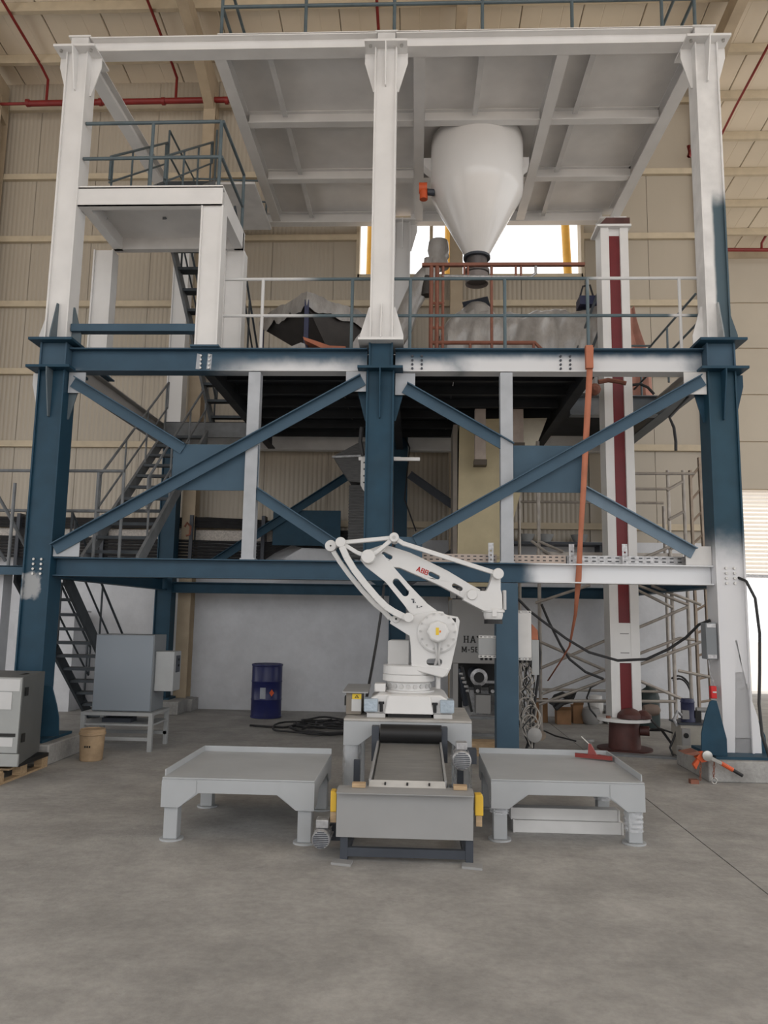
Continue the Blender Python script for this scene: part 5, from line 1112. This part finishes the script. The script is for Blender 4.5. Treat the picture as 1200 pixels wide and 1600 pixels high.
# switch cabinet on stand
sd = thing('cabinet_stand', (-3.05,.75,0), 'grey angle-iron stand with shelves under the blank cabinet', 'stand')
cxa, cxb, cya, cyb, cz = -3.50,-2.64,.46,1.08,.44
for x in (cxa,cxb-.05):
    for y in (cya,cyb-.05): MB().box(x,x+.05,y,y+.05,0,cz-.03).build('leg', m_cabl, sd)
MB().box(cxa,cxb,cya,cyb,cz-.03,cz).build('top_frame', m_cabl, sd); MB().box(cxa+.01,cxb-.01,cya+.01,cyb-.01,.29,.31).build('shelf', m_cabl, sd); MB().box(cxa+.01,cxb-.01,cya+.01,cya+.05,.12,.16).build('rail', m_cabl, sd); MB().box(cxa+.01,cxb-.01,cyb-.05,cyb-.01,.12,.16).build('rail', m_cabl, sd)
MB().box(cxa,cxb,cya-.006,cya,cz-.035,cz-.0).build('front_rail', m_cabl, sd); MB().box(-3.3,-2.95,.6,.8,.31,.36).build('junk_tray', m_slate, sd)
ca = thing('switch_cabinet', (-3.06,.85,cz), 'blank dark grey switch cabinet standing on the angle-iron stand', 'cabinet')
p0, p1 = at(149,992,.55), at(243,992,.55)
MB().box(-3.415,-2.70,.56,1.0,cz+.003,1.345).build('body', m_cab, ca, bevel=.005)
MB().box(-3.405,-2.71,.548,.559,cz+.012,1.335).build('back_sheet', mat('cabinet_face',(.215,.245,.28),.45,var=.03,scale=1), ca, bevel=.003)
MB().box(-2.698,-2.47,.62,.90,.68,1.15).build('side_box', m_cabl, ca, bevel=.006); MB().box(-2.472,-2.462,.70,.84,.9,1.1).build('control_strip', m_slate, ca)
for z in (.98,1.05): MB().cyl((-2.462,.78,z),(-2.45,.78,z),.015,n=10).build('button', m_black, ca)
# bucket
bk = thing('paint_bucket', (-3.11,-.1,0), 'weathered tan bucket with a rim beside the cabinet stand', 'bucket')
MB().lathe((-3.11,-.1,0), [(.115,0),(.12,.005),(.132,.27),(.142,.275),(.142,.30),(.135,.305),(.135,.33),(.128,.335),(.12,.32)], 28).build('pail', m_bucket, bk)
MB().lathe((-3.11,-.1,0), [(.127,.318),(.127,.326)], 24).build('lid', m_bucket, bk)
for i in range(3): MB().cbox((-3.13+.025*i,-.1-.1315,.16), (.014,.006,.02), Matrix.Rotation(.0,3,'Z')).build('stencil_mark', m_blk, bk)
# transformer on pallet
pt = thing('wooden_pallet', (-3.8,-1.0,0), 'wooden pallet under the grey machine cabinet at the left edge', 'pallet')
for y in (-1.5,-1.06,-.62): MB().box(-4.4,-3.40,y,y+.11,.105,.122).build('top_board', m_wood, pt)
for y in (-1.28,-.84): MB().box(-4.4,-3.40,y,y+.11,.105,.122).build('top_board', m_wood, pt)
for x in (-4.4,-3.95,-3.48): MB().box(x,x+.08,-1.5,-.51,.022,.104).build('block_runner', m_wood, pt) if x < -3.6 else [MB().box(x,x+.08,y,y+.13,.022,.104).build('block', m_wood, pt) for y in (-1.5,-1.07,-.64)]
for x in (-4.4,-3.95,-3.48): MB().box(x,x+.08,-1.5,-.51,0,.021).build('bottom_board', m_wood, pt)
tf = thing('machine_cabinet', (-3.9,-1.0,.125), 'light grey machine cabinet with labels on a pallet at the left edge', 'cabinet')
f0 = at(27,1185,-1.36); r0 = at(62,1165,-.56); lx = -4.35; zt_ = at(27,1058,-1.36).z
zb = .16
pts = [(lx,-1.36),(f0.x,-1.36),(r0.x,-.56),(lx,-.56)]
MB().prism([(x,y,zb) for x,y in pts], (0,0,zt_-zb)).build('body', m_trand, tf, bevel=.006)
MB().box(lx,f0.x-.005,-1.372,-1.361,zb+.12,zt_-.005).build('front_door', m_tran, tf, bevel=.004)
MB().box(lx,f0.x+.02,-1.39,-1.361,zb,zb+.115).build('plinth_panel', m_tran, tf, bevel=.006)
MB().box(lx,f0.x-.02,-1.376,-1.3725,zt_-.13,zt_-.02).build('rating_label', m_tran_label, tf); MB().box(lx,f0.x-.09,-1.378,-1.3725,zt_-.30,zt_-.14).build('display_frame', m_tran_label, tf)
MB().box(lx,f0.x-.03,-1.378,-1.3725,zb+.27,zb+.30).build('vent_strip', m_blk, tf); MB().box(lx,f0.x-.05,-1.376,-1.3725,zb+.18,zb+.26).build('type_label', m_tran_label, tf)
for z in (zb+.25,zt_-.14): MB().box(f0.x-.004,f0.x+.004,-1.30,-1.25,z-.04,z+.04).build('hinge', m_blk, tf)
MB().box(lx,f0.x-.06,-1.2,-.6,.124,zb).build('skid', m_black, tf); MB().tube([at(30,1057,-1.1),at(40,1054,-1.0),at(52,1056,-.8)], .018, 6).build('lifting_strap', m_black, tf)
# hydraulic pump
pu = thing('hydraulic_pump', (3.73,.95,0), 'hydraulic pump with a dark blue motor on a beige tank near the right column', 'pump')
MB().box(3.58,3.95,.8,1.15,.02,.40).build('tank', mat('tank_beige',(.36,.34,.30),.6), pu, bevel=.006); MB().box(3.56,3.97,.78,1.17,.40,.42).build('tank_lid', m_slate, pu); MB().box(3.6,3.93,.82,1.13,0,.02).build('feet', m_slate, pu)
MB().box(3.585,3.68,.775,.80,.10,.36).build('gauge_panel', m_machine, pu); MB().cyl((3.63,.772,.28),(3.63,.765,.28),.03,n=14).build('gauge', m_black, pu)
MB().lathe((3.72,.95,.42), [(.085,0),(.085,.04),(.078,.05),(.078,.22),(.085,.23),(.07,.27)], 20).build('motor', m_navy, pu); MB().box(3.62,3.70,.84,.9,.46,.56).build('valve_block', m_machine, pu); MB().box(3.79,3.86,.9,1.0,.42,.55).build('manifold', m_black, pu)
MB().cyl((3.82,.95,.56),(3.98,.95,.56),.03,n=10).build('pipe_stub', m_machine, pu); MB().tube([(3.62,.86,.5),(3.56,.84,.55),(3.52,.84,.45),(3.55,.84,.38)], .02, 8).build('elbow_pipe', m_galv, pu)
# cartons and junk near back wall
for (x, y, w_, d_, h, m, lb) in ((2.42,3.95,.22,.25,.33,m_card,'brown carton on the floor near the wall, left of the scaffold junk'),(2.75,3.75,.22,.2,.22,m_card,'small open carton on the floor near the wall behind the scaffold'),(3.0,3.9,.16,.2,.28,m_card,'upright brown carton on the floor near the wall left of the mast')):
    t = thing('carton', (x,y,0), lb, 'box', 'cartons by the wall'); MB().box(x-w_/2,x+w_/2,y-d_/2,y+d_/2,0,h).build('box_body', m, t, bevel=.004)
    MB().prism([(x-w_/2,y-d_/2,h),(x+w_/2,y-d_/2,h),(x+w_/2,y-d_/2-.05,h+.05),(x-w_/2,y-d_/2-.05,h+.05)], (0,.004,.004)).build('flap', m, t)
jk = MB().tube([(2.55,3.6,.3),(2.62,3.6,.42),(2.72,3.6,.46),(2.82,3.6,.42),(2.9,3.6,.5),(2.85,3.62,.38),(2.72,3.62,.34),(2.6,3.6,.25)], .05, 8).build('black_hose_pile', m_cable, label='pile of black hoses on the cartons by the wall', cat='hose')
MB().lathe((3.2,3.8,0), [(.10,0),(.13,.04),(.15,.14),(.13,.24),(.05,.27)], 14).build('stone_sack', m_machine, label='grey rounded sack on the floor left of the mast', cat='sack')
MB().lathe((3.32,4.0,0), [(.12,0),(.12,.34),(.1,.36),(.1,.42),(.05,.43)], 16).build('tin_can', m_whited, label='white tin with black band behind the mast base', cat='tin')
gb = thing('green_tank', (4.15,3.7,0), 'dark green tank with round hoses behind the mast', 'tank')
MB().lathe((4.05,3.6,0), [(.14,0),(.15,.05),(.15,.45),(.12,.55),(.05,.6),(.04,.64)], 20).build('tank', mat('tank_green',(.03,.045,.045),.5), gb)
for r_, y in ((.34,3.45),(.30,3.42)): MB().tube([(4.45+r_*.6*math.cos(a*PI/12), y, .45+r_*math.sin(a*PI/12)) for a in range(-8,9)], .016, 6).build('hose_loop', m_cable, gb)
MB().tube([at(936,1125,2.4),at(922,1108,2.4),at(917,1090,2.4),at(923,1074,2.4),at(938,1066,2.4)], .014, 6).build('hose_loop', m_cable, label='half loop of black hose left of the mast', cat='hose')
MB().tube([at(850,1142,1.6),at(868,1150,1.2),at(900,1158,1.0)], .01, 6).build('floor_wire', m_cable, label='thin wire on the floor left of the mast', cat='wire')
va = at(921,1170,1.1); MB().lathe((va.x,1.1,0), [(.06,0),(.06,.05),(.03,.06),(.03,.13),(.06,.14),(.06,.17)], 12).build('floor_valve', m_machine, label='small grey valve standing on the floor left of the mast base', cat='valve')
MB().prism([(2.5,1.0,0),(3.7,.75,0),(3.75,.85,0),(2.55,1.15,0)], (0,0,.025)).build('steel_strip', m_stairg, label='flat steel strip lying on the floor in front of the mast', cat='strip')
# chain hoist on the right plinth
chn = thing('lever_hoist', (3.4,-.55,0), 'orange lever chain hoist hanging over the right plinth edge', 'hoist')
y_ = -.56
def cp(u, v): return at(u, v, y_)
MB().prism([cp(1088,1185),cp(1094,1176),cp(1102,1175),(cp(1110,1182)),cp(1106,1190),cp(1096,1192)], (0,.08,0)).build('gear_case', m_orange2, chn, bevel=.008)
MB().prism([cp(1083,1195),cp(1090,1186),cp(1094,1190),cp(1088,1203)], (0,.05,0)).build('hook_block', m_orange2, chn, bevel=.006)
c_ = cp(1103,1180); MB().lathe((c_.x,0,c_.z), [(.05,y_-.02),(.05,y_-.045),(.02,y_-.05)], 18, 'y').build('ratchet_wheel', m_steel, chn)
MB().prism([cp(1104,1176),cp(1110,1181),cp(1127,1190),cp(1126,1195),cp(1106,1186)], (0,-.03,0)).build('lever_arm', m_steel, chn, bevel=.004)
MB().tube([cp(1126,1192),cp(1145,1203)], .022, 10).build('lever_sleeve', m_orange2, chn); MB().tube([cp(1145,1203),cp(1160,1212)], .018, 10).build('hand_grip', m_black, chn)
def chain(u, v0, v1):
    a, c = cp(u,v0), cp(u-1,v1); n = max(2,int((a.z-c.z)/.03))
    for i in range(n):
        p_ = a.lerp(c,(i+.5)/n); rx = .009
        MB().tube([(p_.x+(rx*math.cos(k*PI/4) if i%2 else 0), y_+(0 if i%2 else rx*math.cos(k*PI/4)), p_.z+.019*math.sin(k*PI/4)) for k in range(9)], .004, 5).build('chain_link', m_rust, chn)
chain(1095,1190,1219); chain(1116,1190,1216)
c_ = cp(1116,1220); MB().tube([(c_.x+.026*math.cos(k*PI/8),y_,c_.z+.03*math.sin(k*PI/8)) for k in range(17)], .007, 6).build('end_ring', m_steel, chn)
c_ = cp(1083,1213); MB().box(c_.x-.03,c_.x+.05,y_-.02,y_+.05,.0,.04).build('bottom_hook', m_rust, chn)
MB().prism([cp(1070,1178),cp(1090,1174),cp(1095,1178),cp(1085,1181)], (0,.2,0)).build('sling_end', m_rust, chn)
# electrics and hose on the right column
eb = thing('isolator_box', (3.6,-.05,1.2), 'narrow grey isolator box on the left of the right column', 'box')
MB().box(3.575,3.69,-.13,.02,1.21,1.60).build('case', m_cab, eb, bevel=.005); MB().box(3.585,3.68,-.137,-.13,1.55,1.59).build('clip', m_galv, eb); MB().box(3.585,3.68,-.137,-.13,1.22,1.26).build('clip', m_galv, eb)
MB().tube([(3.62,-.06,1.20),(3.63,-.06,1.05),(3.68,-.08,.9)], .01, 6).build('conduit', m_galv, eb)
rs = thing('red_plug_socket', (3.63,-.12,.78), 'small red socket on the right column above the blue gusset', 'socket')
MB().box(3.595,3.655,-.16,-.10,.80,.93).build('housing', m_redtxt, rs, bevel=.006); MB().box(3.61,3.65,-.165,-.16,.86,.875).build('cover_tab', m_tran_label, rs)
MB().tube([at(1152,902,-.1),at(1166,908,-.2),at(1180,935,-.25),at(1187,990,-.25),at(1187,1050,-.28),at(1186,1100,-.35),at(1191,1150,-.5),at(1203,1185,-.52)], .016, 8).build('black_hose', m_cable, label='black hose hanging down the right side of the right column', cat='hose')
MB().tube([at(1060,1172,.3),at(1090,1178,.3),at(1100,1176,.4)], .012, 6).build('floor_cable', m_cable, label='thin dark cable across the right plinth behind the gusset', cat='cable')
# pots on the rear shelf
sh_ = thing('rear_shelf', (2.9,4.3,2.9), 'dark shelf fixed to the back wall behind the scaffold', 'shelf')
MB().box(2.0,3.6,4.2,4.63,2.86,2.90).build('board', m_slate, sh_)
MB().box(2.0,2.05,4.25,4.63,2.66,2.86).build('bracket', m_slate, sh_); MB().box(3.5,3.55,4.25,4.63,2.66,2.86).build('bracket', m_slate, sh_)
for x, lb in ((2.3,'leftmost'),(2.62,'middle'),(3.2,'rightmost')):
    MB().lathe((x,4.42,2.902), [(.09,0),(.14,.12),(.15,.14),(.13,.14),(.08,.02)], 16).build('round_pan', m_cabl, label='pale round pan on the rear shelf, %s of three' % lb, cat='pan', group='pans on the rear shelf')
# items at the left edge
MB().box(-6.2,-5.2,3.9,4.4,0,1.6).box(-6.25,-5.15,3.88,4.42,1.6,1.63).build('white_locker', m_mason, label='white locker against the back wall at the left edge', cat='locker')
